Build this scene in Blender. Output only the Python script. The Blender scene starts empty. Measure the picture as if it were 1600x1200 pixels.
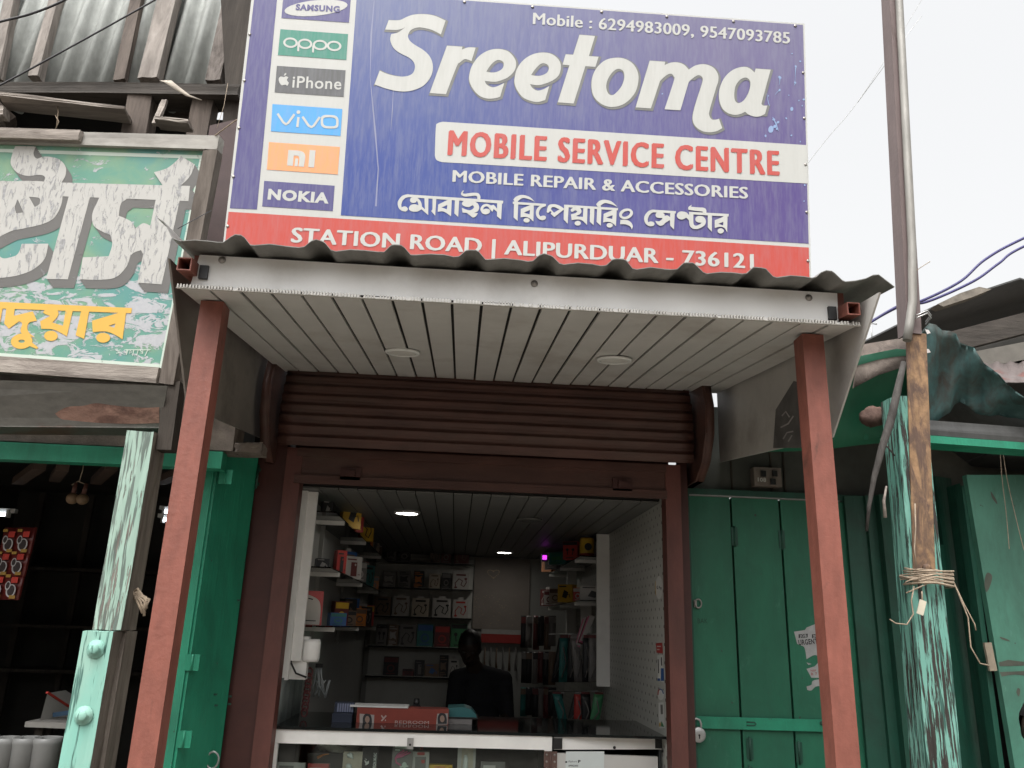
import bpy, bmesh, math, random
from mathutils import Vector, Matrix
random.seed(7)
C = bpy.context.scene.collection
H = 1.55                                   # height of the camera above the street

# ------------------------------------------------------------------ camera
R_ = Vector((0.99720745, -0.0672754, 0.03242409))
U_ = Vector((-0.05063364, -0.28991501, 0.95571205))
F_ = Vector((0.05489568, 0.95468493, 0.29251181))
cam = bpy.data.cameras.new('camera'); cam.sensor_width = 36; cam.lens = 1250/1600*36
cam.clip_end = 500; cam.clip_start = .05
co = bpy.data.objects.new('camera', cam); C.objects.link(co)
co.matrix_world = Matrix(((R_.x, U_.x, -F_.x, 0), (R_.y, U_.y, -F_.y, 0), (R_.z, U_.z, -F_.z, H), (0, 0, 0, 1)))
bpy.context.scene.camera = co

# ------------------------------------------------------------------ world, sun, exposure
SUN_EL, SUN_AZ = 62, 205
w = bpy.data.worlds.new('World'); bpy.context.scene.world = w; w.use_nodes = True
nt = w.node_tree; nt.nodes.clear()
sky = nt.nodes.new('ShaderNodeTexSky'); sky.sky_type = 'NISHITA'; sky.sun_disc = False
sky.sun_elevation = math.radians(SUN_EL); sky.sun_rotation = math.radians(SUN_AZ)
sky.air_density = 1.6; sky.dust_density = 9.0; sky.ozone_density = 1.0
hs = nt.nodes.new('ShaderNodeHueSaturation'); hs.inputs['Saturation'].default_value = .06
bgn = nt.nodes.new('ShaderNodeBackground'); bgn.inputs['Strength'].default_value = .15
out = nt.nodes.new('ShaderNodeOutputWorld')
nt.links.new(sky.outputs[0], hs.inputs['Color']); nt.links.new(hs.outputs[0], bgn.inputs[0]); nt.links.new(bgn.outputs[0], out.inputs[0])
sl = bpy.data.lights.new('sun', 'SUN'); sl.energy = .5; sl.angle = math.radians(30); sl.color = (1, .975, .93)
so = bpy.data.objects.new('sun', sl); C.objects.link(so)
so.rotation_euler = (math.radians(90-SUN_EL), 0, math.radians(-(SUN_AZ-180)))
so.location = (0, -3, 8)
vs = bpy.context.scene.view_settings
vs.view_transform = 'Standard'; vs.look = 'None'; vs.exposure = 1.15; vs.gamma = 1
bpy.context.scene.cycles.max_bounces = 8

# ------------------------------------------------------------------ helpers: measuring
CAM = Vector((0, 0, H))
def ray(x, y): return R_*((x-800)/1250) - U_*((y-600)/1250) + F_
def atY(x, y, Y): d = ray(x, y); return CAM + d*(Y/d.y)
def atX(x, y, X): d = ray(x, y); return CAM + d*(X/d.x)
def atZ(x, y, z): d = ray(x, y); return CAM + d*((z-H)/d.z)
class Plane:
    def __init__(s, P, u, v):
        s.P = Vector(P); s.u = Vector(u).normalized(); v = Vector(v); s.v = (v - s.u*v.dot(s.u)).normalized()
        s.n = s.u.cross(s.v)                       # towards the viewer when u is right and v is up
    def at(s, x, y):
        d = ray(x, y); return CAM + d*((s.P-CAM).dot(s.n)/d.dot(s.n))
    def uv(s, x, y): q = s.at(x, y) - s.P; return (q.dot(s.u), q.dot(s.v))
    def world(s, a, b, off=0): return s.P + s.u*a + s.v*b + s.n*off
def planeY(Y): return Plane((0, Y, 0), (1, 0, 0), (0, 0, 1))

# ------------------------------------------------------------------ helpers: objects
def base_of(o):
    v = Vector((0, 0, 0))
    while o is not None: v += o.location; o = o.parent
    return v
def tag(o, label, cat=None, group=None, kind=None):
    if label: o['label'] = label
    if cat: o['category'] = cat
    if group: o['group'] = group
    if kind: o['kind'] = kind
    return o
def thing(name, label, cat, loc=(0, 0, 0), group=None):
    o = bpy.data.objects.new(name, None); C.objects.link(o); o.location = loc; o.empty_display_size = .1
    return tag(o, label, cat, group)
class MB:
    def __init__(s): s.bm = bmesh.new(); s.fm = 0
    def face(s, pts, mi=None):
        vs_ = [s.bm.verts.new(p) for p in pts]
        f = s.bm.faces.new(vs_); f.material_index = s.fm if mi is None else mi; return f
    def hexa(s, p):                      # 8 points: bottom 4 (ccw), top 4
        v = [s.bm.verts.new(q) for q in p]
        for q in ((3, 2, 1, 0), (4, 5, 6, 7), (0, 1, 5, 4), (1, 2, 6, 5), (2, 3, 7, 6), (3, 0, 4, 7)):
            f = s.bm.faces.new([v[i] for i in q]); f.material_index = s.fm
    def box(s, c, size, rz=0, rx=0, ry=0):
        M = Matrix.Translation(c) @ Matrix.Rotation(rz, 4, 'Z') @ Matrix.Rotation(rx, 4, 'X') @ Matrix.Rotation(ry, 4, 'Y')
        a, b, d = size[0]/2, size[1]/2, size[2]/2
        s.hexa([M @ Vector(q) for q in ((-a, -b, -d), (a, -b, -d), (a, b, -d), (-a, b, -d), (-a, -b, d), (a, -b, d), (a, b, d), (-a, b, d))])
    def span(s, x0, x1, y0, y1, z0, z1): s.box(((x0+x1)/2, (y0+y1)/2, (z0+z1)/2), (abs(x1-x0), abs(y1-y0), abs(z1-z0)))
    def bar(s, p0, p1, w_, h_, up=(0, 0, 1)):
        p0, p1 = Vector(p0), Vector(p1); d = (p1-p0).normalized()
        a = d.cross(Vector(up))
        if a.length < 1e-4: a = d.cross(Vector((0, 1, 0)))
        a.normalize(); b = a.cross(d)
        a = a*w_/2; b = b*h_/2
        s.hexa([p0-a-b, p0+a-b, p0+a+b, p0-a+b, p1-a-b, p1+a-b, p1+a+b, p1-a+b])
    def prism(s, pts, d):
        pts = [Vector(p) for p in pts]; d = Vector(d); n = len(pts)
        a = [s.bm.verts.new(p) for p in pts]; b = [s.bm.verts.new(p+d) for p in pts]
        for f in (a, b[::-1]):
            q = s.bm.faces.new(f); q.material_index = s.fm
        for i in range(n):
            q = s.bm.faces.new((a[i], b[i], b[(i+1) % n], a[(i+1) % n])); q.material_index = s.fm
    def tube(s, pts, r, n=8, caps=True, closed=False):
        pts = [Vector(p) for p in pts]; rings = []
        rr = r if isinstance(r, (list, tuple)) else [r]*len(pts)
        prev = None
        for i, p in enumerate(pts):
            d = (pts[min(i+1, len(pts)-1)] - pts[max(i-1, 0)]).normalized()
            if prev is None:
                a = d.orthogonal().normalized()
            else:
                a = (prev - d*prev.dot(d)).normalized()
            prev = a; b = d.cross(a)
            rings.append([s.bm.verts.new(p + (a*math.cos(t*2*math.pi/n) + b*math.sin(t*2*math.pi/n))*rr[i]) for t in range(n)])
        for i in range(len(rings)-1):
            for t in range(n):
                f = s.bm.faces.new((rings[i][t], rings[i][(t+1) % n], rings[i+1][(t+1) % n], rings[i+1][t])); f.smooth = True; f.material_index = s.fm
        if caps:
            for q in (rings[0][::-1], rings[-1]):
                f = s.bm.faces.new(q); f.material_index = s.fm
    def cyl(s, p0, p1, r, n=24): s.tube([p0, p1], r, n)
    def lathe(s, c, prof, n=28, axis='Z'):         # prof: (radius, height)
        c = Vector(c); rings = []
        for r, h in prof:
            ring = []
            for t in range(n):
                a = t*2*math.pi/n
                q = Vector((r*math.cos(a), r*math.sin(a), h)) if axis == 'Z' else Vector((r*math.cos(a), -h, r*math.sin(a)))
                ring.append(s.bm.verts.new(c+q))
            rings.append(ring)
        for i in range(len(rings)-1):
            for t in range(n):
                f = s.bm.faces.new((rings[i][t], rings[i][(t+1) % n], rings[i+1][(t+1) % n], rings[i+1][t])); f.smooth = True; f.material_index = s.fm
        for q in (rings[0][::-1], rings[-1]):
            f = s.bm.faces.new(q); f.material_index = s.fm
    def ball(s, c, r, sx=1, sy=1, sz=1, n=14):
        m = Matrix.Translation(c) @ Matrix.Diagonal((r*sx, r*sy, r*sz, 1))
        res = bmesh.ops.create_uvsphere(s.bm, u_segments=n, v_segments=n//2+2, radius=1, matrix=m)
        fs = {f for v in res['verts'] for f in v.link_faces}
        for f in fs: f.smooth = True; f.material_index = s.fm
    def sheet(s, rows, t=Vector((0, 0, .003))):      # rows of points -> a skin with thickness t
        for off, flip in ((Vector((0, 0, 0)), True), (Vector(t), False)):
            g = [[s.bm.verts.new(Vector(p)+off) for p in r] for r in rows]
            for i in range(len(g)-1):
                for j in range(len(g[0])-1):
                    q = (g[i][j], g[i][j+1], g[i+1][j+1], g[i+1][j])
                    f = s.bm.faces.new(q[::-1] if flip else q); f.smooth = True; f.material_index = s.fm
            if flip: lo = g
        hi = g
        def rim(a, b):
            for k in range(len(a)-1):
                f = s.bm.faces.new((a[k], a[k+1], b[k+1], b[k])); f.material_index = s.fm
        rim(lo[0], hi[0]); rim(lo[-1][::-1], hi[-1][::-1])
        rim([r[0] for r in lo][::-1], [r[0] for r in hi][::-1]); rim([r[-1] for r in lo], [r[-1] for r in hi])
    def build(s, name, mat, parent=None, bevel=0, smooth=False, local=False, jitter=0, cuts=0, side=False):
        if cuts: bmesh.ops.subdivide_edges(s.bm, edges=s.bm.edges[:], cuts=cuts, use_grid_fill=True)
        if jitter:
            for v in s.bm.verts: v.co += Vector((random.uniform(-1, 1), random.uniform(-1, 1), random.uniform(-1, 1)))*jitter
        if bevel:
            es = [e for e in s.bm.edges if len(e.link_faces) == 2 and e.calc_face_angle(0) > .6]
            if es: bmesh.ops.bevel(s.bm, geom=es, offset=bevel, segments=2, affect='EDGES', clamp_overlap=True)
        bmesh.ops.recalc_face_normals(s.bm, faces=s.bm.faces[:])
        if side:
            for f in s.bm.faces:
                if f.normal.x > .6: f.material_index = 1
        me = bpy.data.meshes.new(name)
        if parent is not None and not local:
            bmesh.ops.translate(s.bm, verts=s.bm.verts[:], vec=-base_of(parent))
        elif parent is None and not local and s.bm.verts:      # a thing of one mesh: origin at its base
            xs = [v.co for v in s.bm.verts]
            o0 = Vector((sum(v.x for v in xs)/len(xs), sum(v.y for v in xs)/len(xs), min(v.z for v in xs)))
            bmesh.ops.translate(s.bm, verts=s.bm.verts[:], vec=-o0)
        s.bm.to_mesh(me); s.bm.free()
        for m in (mat if isinstance(mat, (list, tuple)) else [mat]): me.materials.append(m)
        o = bpy.data.objects.new(name, me); C.objects.link(o)
        if parent is not None: o.parent = parent
        elif not local: o.location = o0
        if smooth:
            for p in me.polygons: p.use_smooth = True
        return o
def copy_tree(o, parent=None):
    c = o.copy(); C.objects.link(c)
    if parent is not None: c.parent = parent
    for ch in list(o.children): copy_tree(ch, c)
    return c

# ------------------------------------------------------------------ helpers: flat lettering and artwork on a plane
def parse(txt):
    pts = []
    for tok in txt.replace('*', '* ').split():
        c = tok.endswith('*'); x, y = tok.rstrip('*').split(',')
        pts.append((float(x), float(y), c))
    return pts
def outline(txt, n=5):
    """'x,y' smooth point, 'x,y*' corner -> closed sampled outline"""
    P = parse(txt) if isinstance(txt, str) else txt
    N = len(P); res = []
    for i in range(N):
        p0, p1, p2, p3 = P[i-1], P[i], P[(i+1) % N], P[(i+2) % N]
        if p1[2] and p2[2]: res.append(p1[:2]); continue
        if p1[2]: p0 = (2*p1[0]-p2[0]*.999, 2*p1[1]-p2[1]*.999)
        if p2[2]: p3 = (2*p2[0]-p1[0], 2*p2[1]-p1[1])
        if p1[2]: p0 = p1
        if p2[2]: p3 = p2
        for k in range(n):
            t = k/n; t2 = t*t; t3 = t2*t
            res.append(tuple(.5*(2*p1[j] + (-p0[j]+p2[j])*t + (2*p0[j]-5*p1[j]+4*p2[j]-p3[j])*t2 + (-p0[j]+3*p1[j]-3*p2[j]+p3[j])*t3) for j in (0, 1)))
    return res
def ellipse(cx, cy, rx, ry, a=0, n=28):
    ca, sa = math.cos(a), math.sin(a); r = []
    for k in range(n):
        x, y = rx*math.cos(k*2*math.pi/n), ry*math.sin(k*2*math.pi/n)
        r.append((cx+x*ca-y*sa, cy+x*sa+y*ca))
    return r
def ribbon(pts, wd):
    """open stroke of width wd (or a list of widths) -> closed outline"""
    w2 = wd if isinstance(wd, (list, tuple)) else [wd]*len(pts)
    L, Rr = [], []
    for i, p in enumerate(pts):
        a, b = pts[max(i-1, 0)], pts[min(i+1, len(pts)-1)]
        dx, dy = b[0]-a[0], b[1]-a[1]; l = math.hypot(dx, dy) or 1
        nx, ny = -dy/l*w2[i]/2, dx/l*w2[i]/2
        L.append((p[0]+nx, p[1]+ny)); Rr.append((p[0]-nx, p[1]-ny))
    return L + Rr[::-1]
def fill2d(loops, offset=0):
    """closed loops in plane units, even-odd fill -> (verts, faces)"""
    cu = bpy.data.curves.new('tmp', 'CURVE'); cu.dimensions = '2D'; cu.fill_mode = 'BOTH'; cu.offset = offset
    for lp in loops:
        sp = cu.splines.new('POLY'); sp.points.add(len(lp)-1); sp.use_cyclic_u = True
        for k, q in enumerate(lp): sp.points[k].co = (q[0], q[1], 0, 1)
    return curve_mesh(cu)
def curve_mesh(cu):
    ob = bpy.data.objects.new('tmp', cu); C.objects.link(ob)
    dg = bpy.context.evaluated_depsgraph_get(); me = bpy.data.meshes.new_from_object(ob.evaluated_get(dg))
    V = [tuple(v.co) for v in me.vertices]; Fc = [tuple(p.vertices) for p in me.polygons]
    bpy.data.objects.remove(ob); bpy.data.meshes.remove(me)
    if cu.name in bpy.data.curves: bpy.data.curves.remove(cu)
    return V, Fc
class Art:
    """flat printed or painted artwork on a plane; pieces are collected into one mesh"""
    def __init__(s, pl, off=.002): s.pl, s.off, s.m, s.k = pl, off, MB(), 0
    def add(s, V, Fc, lift=0, mi=0):
        s.k += 1
        o = s.off + lift + s.k*.00004
        vv = [s.m.bm.verts.new(s.pl.world(v[0], v[1], o)) for v in V]
        for f in Fc:
            try: q = s.m.bm.faces.new([vv[i] for i in f]); q.material_index = mi
            except ValueError: pass
    def poly(s, loops, tf=None, offset=0, shift=(0, 0), mi=0):     # loops of pixels (through tf) -> plane
        L = []
        for lp in loops:
            lp = outline(lp) if isinstance(lp, str) else lp
            L.append([tuple(a+b for a, b in zip(s.pl.uv(*(tf(x, y) if tf else (x, y))), shift)) for x, y in lp])
        s.add(*fill2d(L, offset), mi=mi)
    def text(s, body, bl, br, cap, bold=0, mi=0, fat=0, shear=0, sp=0):
        V, Fc = text_mesh(body, bold, shear, sp)
        x0 = min(v[0] for v in V); x1 = max(v[0] for v in V)
        a, b, t = Vector(s.pl.uv(*bl)), Vector(s.pl.uv(*br)), Vector(s.pl.uv(bl[0], bl[1]-cap))
        e = (b-a)/(x1-x0); h = (t-a).length/CAPH
        e2 = Vector((-e.y, e.x)).normalized()*h
        for dx, dy in (((0, 0),) if not fat else ((-fat, -fat*.3), (-fat/3, fat*.3), (fat/3, -fat*.3), (fat, fat*.3))):
            s.add([tuple(a + e*(v[0]+dx-x0) + e2*(v[1]+dy)) for v in V], Fc, mi=mi)
    def build(s, name, mat, parent): return s.m.build(name, mat, parent)
_tc = {}
def text_mesh(body, bold=0, shear=0, sp=0):
    k = (body, bold, shear, sp)
    if k not in _tc:
        cu = bpy.data.curves.new('tmp', 'FONT'); cu.body = body; cu.resolution_u = 3; cu.offset = bold; cu.shear = shear
        cu.space_character = 1.05 + bold*1.5 + sp
        _tc[k] = curve_mesh(cu)
    return _tc[k]
CAPH = .715
def crop(x0, y0, sc): return lambda x, y: (x0+x/sc, y0+y/sc)

# ------------------------------------------------------------------ materials
def lin(*c): return tuple(((v/255)/12.92 if v/255 <= .04045 else ((v/255+.055)/1.055)**2.4) for v in c)
class NB:
    def __init__(s, name):
        s.mat = bpy.data.materials.new(name); s.mat.use_nodes = True; s.nt = s.mat.node_tree
        s.bs = s.nt.nodes['Principled BSDF']
        s.tc = s.nt.nodes.new('ShaderNodeTexCoord'); s.oi = s.nt.nodes.new('ShaderNodeObjectInfo')
        ad = s.nt.nodes.new('ShaderNodeVectorMath'); ad.operation = 'MULTIPLY_ADD'
        cb = s.nt.nodes.new('ShaderNodeCombineXYZ')
        for i in range(3): s.nt.links.new(s.oi.outputs['Random'], cb.inputs[i])
        s.nt.links.new(cb.outputs[0], ad.inputs[0]); ad.inputs[1].default_value = (17, 31, 23)
        s.nt.links.new(s.tc.outputs['Object'], ad.inputs[2]); s.co = ad.outputs[0]
    def noise(s, scale, stretch=(1, 1, 1), detail=5, rough=.6, dist=0):
        mp = s.nt.nodes.new('ShaderNodeMapping'); mp.inputs['Scale'].default_value = stretch
        n = s.nt.nodes.new('ShaderNodeTexNoise'); n.inputs['Scale'].default_value = scale
        n.inputs['Detail'].default_value = detail; n.inputs['Roughness'].default_value = rough; n.inputs['Distortion'].default_value = dist
        s.nt.links.new(s.co, mp.inputs[0]); s.nt.links.new(mp.outputs[0], n.inputs['Vector']); return n.outputs['Fac']
    def ramp(s, f, lo, hi, inv=False):
        r = s.nt.nodes.new('ShaderNodeMapRange'); r.inputs[1].default_value = lo; r.inputs[2].default_value = hi
        r.inputs[3].default_value = 1 if inv else 0; r.inputs[4].default_value = 0 if inv else 1
        s.nt.links.new(f, r.inputs[0]); return r.outputs[0]
    def mix(s, f, a, b, mode='MIX'):
        m = s.nt.nodes.new('ShaderNodeMix'); m.data_type = 'RGBA'; m.blend_type = mode
        for sock, v in ((m.inputs[0], f), (m.inputs[6], a), (m.inputs[7], b)):
            if isinstance(v, (int, float)): sock.default_value = v
            elif isinstance(v, tuple): sock.default_value = (*v[:3], 1)
            else: s.nt.links.new(v, sock)
        return m.outputs[2]
    def math(s, op, a, b):
        m = s.nt.nodes.new('ShaderNodeMath'); m.operation = op
        for i, v in enumerate((a, b)):
            if isinstance(v, (int, float)): m.inputs[i].default_value = v
            else: s.nt.links.new(v, m.inputs[i])
        return m.outputs[0]
    def sep(s):
        q = s.nt.nodes.new('ShaderNodeSeparateXYZ'); s.nt.links.new(s.tc.outputs['Object'], q.inputs[0]); return q.outputs
    def bump(s, h, strength=.3, dist=.01):
        b = s.nt.nodes.new('ShaderNodeBump'); b.inputs['Strength'].default_value = strength; b.inputs['Distance'].default_value = dist
        s.nt.links.new(h, b.inputs['Height']); s.nt.links.new(b.outputs[0], s.bs.inputs['Normal'])
    def done(s, col, rough=.6, metal=0, spec=.4):
        if isinstance(col, tuple): s.bs.inputs['Base Color'].default_value = (*col, 1)
        else: s.nt.links.new(col, s.bs.inputs['Base Color'])
        if isinstance(rough, (int, float)): s.bs.inputs['Roughness'].default_value = rough
        else: s.nt.links.new(rough, s.bs.inputs['Roughness'])
        s.bs.inputs['Metallic'].default_value = metal; s.bs.inputs['Specular IOR Level'].default_value = spec
        return s.mat
def plain(name, c, var=.12, scale=12, rough=.6, metal=0, bump=.1, spec=.4, dirt=None, stretch=(1, 1, 1)):
    """surface with slight mottling, optional dirt patches"""
    b = NB(name); f = b.noise(scale, stretch)
    hi = tuple(min(1, v*(1+var)) for v in c); lo = tuple(v*(1-var) for v in c)
    col = b.mix(b.ramp(f, .3, .7), lo, hi)
    if dirt: col = b.mix(b.math('MULTIPLY', b.ramp(b.noise(3.1, stretch, 8, .7), .5, .72), dirt[1]), col, dirt[0])
    if bump: b.bump(b.noise(scale*9, stretch, 4), bump, .004)
    return b.done(col, rough, metal, spec)
def peeling(name, paint, paint2, wood, amt=.5, scale=16, st=(1, 1, .14), rough=.65, sharp=.05, crk=.38):
    b = NB(name)
    f = b.noise(scale, st, 8, .68, .2); g = b.noise(2.4, (1, 1, .6), 3)
    m = b.ramp(b.math('ADD', f, b.math('MULTIPLY', b.math('SUBTRACT', g, .5), .55)), amt, amt+sharp)
    grain = b.noise(40, (1, 1, .05), 6, .7)
    wd = b.mix(b.ramp(grain, .35, .65), tuple(v*.45 for v in wood), wood)
    pt = b.mix(b.ramp(b.noise(5, (1, 1, .5), 5), .35, .65), paint, paint2)
    crack = b.ramp(b.noise(75, (1, 1, .06), 3, .6), crk-.05, crk)
    pt = b.mix(crack, tuple(v*.35 for v in paint), pt)
    col = b.mix(m, pt, wd)
    hgt = b.math('ADD', b.math('MULTIPLY', m, -.7), b.math('ADD', b.math('MULTIPLY', grain, .5), b.math('MULTIPLY', crack, .4)))
    b.bump(hgt, .7, .004)
    return b.done(col, rough)
def wood(name, c, c2, st=(1, 1, .08), scale=22, bump=.6, rough=.8):
    b = NB(name); f = b.noise(scale, st, 8, .72, .4); g = b.noise(3, (1, 1, 1), 4)
    col = b.mix(b.ramp(f, .3, .68), c, c2); col = b.mix(b.math('MULTIPLY', b.ramp(g, .4, .75), .5), col, tuple(v*.4 for v in c))
    b.bump(f, bump, .01); return b.done(col, rough, spec=.2)
def rusty(name, c, rust, lo=.52, hi=.6, scale=5, st=(1, 1, .4), rough=.55, metal=0, bump=.3):
    b = NB(name); f = b.noise(scale, st, 9, .68, .6)
    m = b.ramp(f, lo, hi)
    base = b.mix(b.ramp(b.noise(30, st, 4), .3, .7), tuple(v*.8 for v in c), tuple(v*1.15 for v in c))
    ru = b.mix(b.ramp(b.noise(40, (1, 1, 1), 5), .3, .7), tuple(v*.5 for v in rust), rust)
    b.bump(b.noise(50, (1, 1, 1), 5), bump, .004)
    return b.done(b.mix(m, base, ru), rough, metal)
def printed(name, c, c2=None, axis=None, rough=.45, fade=.35, top=None):
    """vinyl print: faded, with fine vertical weather streaks; c2 blends along the width"""
    b = NB(name); col = c
    if c2 is not None:
        s_ = b.sep(); col = b.mix(b.ramp(b.math('ADD', b.math('MULTIPLY', s_[0], axis[0]), b.math('MULTIPLY', s_[2], axis[1])), axis[2], axis[3]), c, c2)
    big = b.noise(2.2, (1, 1, .5), 4)
    st = b.noise(130, (1, 1, .012), 3, .6); st2 = b.noise(38, (1, 1, .02), 4, .6)
    v = b.math('ADD', b.math('MULTIPLY', b.ramp(st, .42, .62), .55), b.math('MULTIPLY', b.ramp(st2, .45, .65), .45))
    g = (c[0]+c[1]+c[2])/3
    pale = (.25, .26, .29) if g < .40 else (.40, .40, .37)
    col = b.mix(b.math('MULTIPLY', v, fade), col, pale)
    col = b.mix(b.math('MULTIPLY', b.ramp(big, .4, .7), fade*.25), col, pale)
    if top: col = b.mix(b.math('MULTIPLY', b.ramp(b.sep()[2], top[0], top[1]), top[2]), col, pale)  # glare haze painted in, paler towards the top
    b.bump(b.math('ADD', b.noise(5, (1, 1, .25), 3), b.math('MULTIPLY', st2, .12)), .22, .02)
    return b.done(col, rough, spec=.45)
def emit(name, c, st):
    b = NB(name); b.bs.inputs['Emission Color'].default_value = (*c, 1); b.bs.inputs['Emission Strength'].default_value = st
    return b.done((.8, .8, .8), .5)
def glass(name, rough=.02, tint=(.9, .95, .93)):
    m = bpy.data.materials.new(name); m.use_nodes = True; n = m.node_tree; n.nodes.clear()
    o = n.nodes.new('ShaderNodeOutputMaterial'); t = n.nodes.new('ShaderNodeBsdfTransparent'); g = n.nodes.new('ShaderNodeBsdfGlossy')
    x = n.nodes.new('ShaderNodeMixShader'); f = n.nodes.new('ShaderNodeFresnel'); f.inputs[0].default_value = 1.45
    t.inputs[0].default_value = (*tint, 1); g.inputs['Roughness'].default_value = rough
    n.links.new(f.outputs[0], x.inputs[0]); n.links.new(t.outputs[0], x.inputs[1]); n.links.new(g.outputs[0], x.inputs[2]); n.links.new(x.outputs[0], o.inputs[0]); return m
# ------------------------------------------------------------------ material library
def scuffed(name, c, dark, pale):
    """brushed oil paint on boards: grime patches, rubbed pale scuffs, drips and small chips"""
    b = NB(name)
    col = b.mix(b.ramp(b.noise(7, (1, 1, .4), 6, .65), .3, .7), tuple(v*.82 for v in c), tuple(v*1.15 for v in c))
    col = b.mix(b.math('MULTIPLY', b.ramp(b.noise(2.6, (1, 1, .7), 8, .7, .6), .46, .68), .75), col, dark)
    col = b.mix(b.math('MULTIPLY', b.ramp(b.noise(26, (1, 1, .12), 6, .7), .58, .74), .45), col, dark)
    col = b.mix(b.math('MULTIPLY', b.ramp(b.noise(17, (1, 1, .6), 8, .75, 1), .60, .72), .5), col, pale)
    chip = b.ramp(b.noise(48, (1, 1, .7), 5, .6, .4), .70, .715)
    col = b.mix(chip, col, (.035, .04, .032))
    b.bump(b.math('ADD', b.math('MULTIPLY', chip, -.8), b.noise(70, (1, 1, .08), 4)), .45, .004)
    return b.done(col, b.math('ADD', b.math('MULTIPLY', b.noise(9), .3), .35))
RUSTRED = rusty('red_oxide_paint', (.195, .066, .047), (.10, .045, .034), .60, .72, 11, (1, 1, .35), .55, bump=.35)
SHUTRED = plain('old_red_shutter_paint', (.066, .028, .021), .3, 9, .55, bump=.4, dirt=((.095, .07, .055), .55), stretch=(.4, 1, 1.6))
DARKRED = plain('dark_maroon_paint', (.055, .018, .014), .2, 6, .55, dirt=((.03, .012, .01), .6))
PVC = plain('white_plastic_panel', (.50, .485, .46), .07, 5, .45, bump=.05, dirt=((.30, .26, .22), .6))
PVCEDGE = plain('cut_plastic_edge', (.40, .385, .355), .1, 60, .7)
BLACK = plain('black_plastic', (.012, .012, .012), .2, 10, .4)
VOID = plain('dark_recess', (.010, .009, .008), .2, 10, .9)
FASCIA = plain('white_sheet_metal', (.72, .71, .69), .05, 4, .38, bump=.05, dirt=((.42, .39, .36), .4))
ROOFSH = rusty('weathered_roof_sheet', (.16, .157, .145), (.09, .065, .05), .62, .75, 4, (1, .4, 1), .5)
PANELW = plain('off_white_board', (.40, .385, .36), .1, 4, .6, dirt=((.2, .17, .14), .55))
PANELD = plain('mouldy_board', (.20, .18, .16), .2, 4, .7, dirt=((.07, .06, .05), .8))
STEEL = plain('galvanised_steel', (.36, .36, .35), .15, 12, .4, .6)
SCREW = plain('screw_metal', (.28, .26, .24), .2, 40, .4, .7)
ALU = plain('white_aluminium', (.74, .73, .70), .06, 10, .4, bump=.03)
CABM = plain('cabinet_metal', (.46, .45, .43), .06, 6, .4, bump=.04)
GREEND = scuffed('green_door_paint', (.013, .108, .06), (.012, .075, .045), (.05, .17, .11))
GREENL = scuffed('bright_green_paint', (.017, .205, .118), (.012, .10, .06), (.06, .23, .15))
GREENK = scuffed('dark_green_paint', (.011, .062, .04), (.01, .03, .02), (.02, .09, .06))
GREENW = scuffed('pale_green_wall_paint', (.055, .17, .12), (.035, .09, .065), (.10, .24, .18))
GREENT = plain('green_painted_sheet', (.012, .11, .058), .2, 5, .6, dirt=((.02, .07, .045), .7))
AQUAOLD = peeling('flaking_pale_aqua_paint', (.30, .385, .33), (.23, .35, .285), (.21, .185, .16), .615, 95, (1, 1, .06), sharp=.03, crk=.49)
AQUA = peeling('aqua_paint', (.17, .40, .33), (.25, .41, .34), (.15, .125, .10), .66, 26, (1, 1, .3), sharp=.02, crk=.42)
AQUAPOLE = peeling('worn_aqua_paint', (.10, .275, .22), (.15, .32, .265), (.04, .033, .028), .545, 85, (1, 1, .055), sharp=.03, crk=.475)
WOODG = wood('grey_weathered_wood', (.10, .083, .07), (.27, .235, .20))
WOODD = wood('dark_weathered_wood', (.03, .025, .02), (.075, .062, .052))
WOODH = wood('dark_beam_wood', (.032, .028, .024), (.085, .073, .063), (.08, 1, 1))
WOODB = wood('brown_wood', (.06, .047, .04), (.16, .13, .11))
WOODF = wood('frame_wood', (.15, .125, .11), (.36, .32, .28), (.08, 1, 1))
WOODFV = wood('dark_frame_wood', (.075, .06, .05), (.21, .18, .155))
CORR = rusty('old_zinc_sheet', (.30, .31, .292), (.20, .085, .05), .62, .67, 2.6, (1, 1, .35), .75, .25)
RUSTBEAM = rusty('rusty_zinc_flashing', (.085, .08, .07), (.10, .05, .035), .56, .60, 1.6, (.6, 1, 1.6), .5, .2)
CONC = plain('stained_concrete', (.15, .125, .105), .3, 12, .9, bump=.6, dirt=((.05, .045, .04), .8))
RUST = rusty('rusted_angle_steel', (.09, .055, .04), (.30, .18, .095), .44, .60, 22, (1, 1, .3), .8)
PURPST = rusty('painted_angle_steel', (.14, .105, .10), (.10, .065, .055), .55, .66, 12, (1, 1, .1), .6)
GREYSH = rusty('grey_roof_sheet', (.06, .06, .058), (.10, .085, .07), .6, .7, 5)
BLUESH = rusty('blue_green_rusted_sheet', (.035, .085, .082), (.040, .036, .028), .44, .62, 7, (1, 1, .8), .65)
ROPE = plain('jute_string', (.28, .22, .16), .3, 40, .9)
CABLE = plain('black_cable', (.02, .018, .02), .1, 20, .5)
CABLEB = plain('blue_cable', (.045, .04, .13), .1, 20, .5)
DIRT = plain('street_dust', (.19, .17, .145), .2, 1.5, .95, bump=.5)
SLAB = plain('cement_slab', (.17, .155, .135), .15, 3, .9, bump=.4)
WHITE = plain('white_paint', (.62, .62, .60), .05, 8, .5)
INTW = plain('interior_laminate', (.30, .30, .285), .06, 4, .5, bump=.03)
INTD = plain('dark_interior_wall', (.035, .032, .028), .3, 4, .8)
TOPG = plain('black_glass_top', (.008, .010, .010), .1, 8, .06, bump=0, spec=.5)
GLASS = glass('clear_glass')
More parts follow.
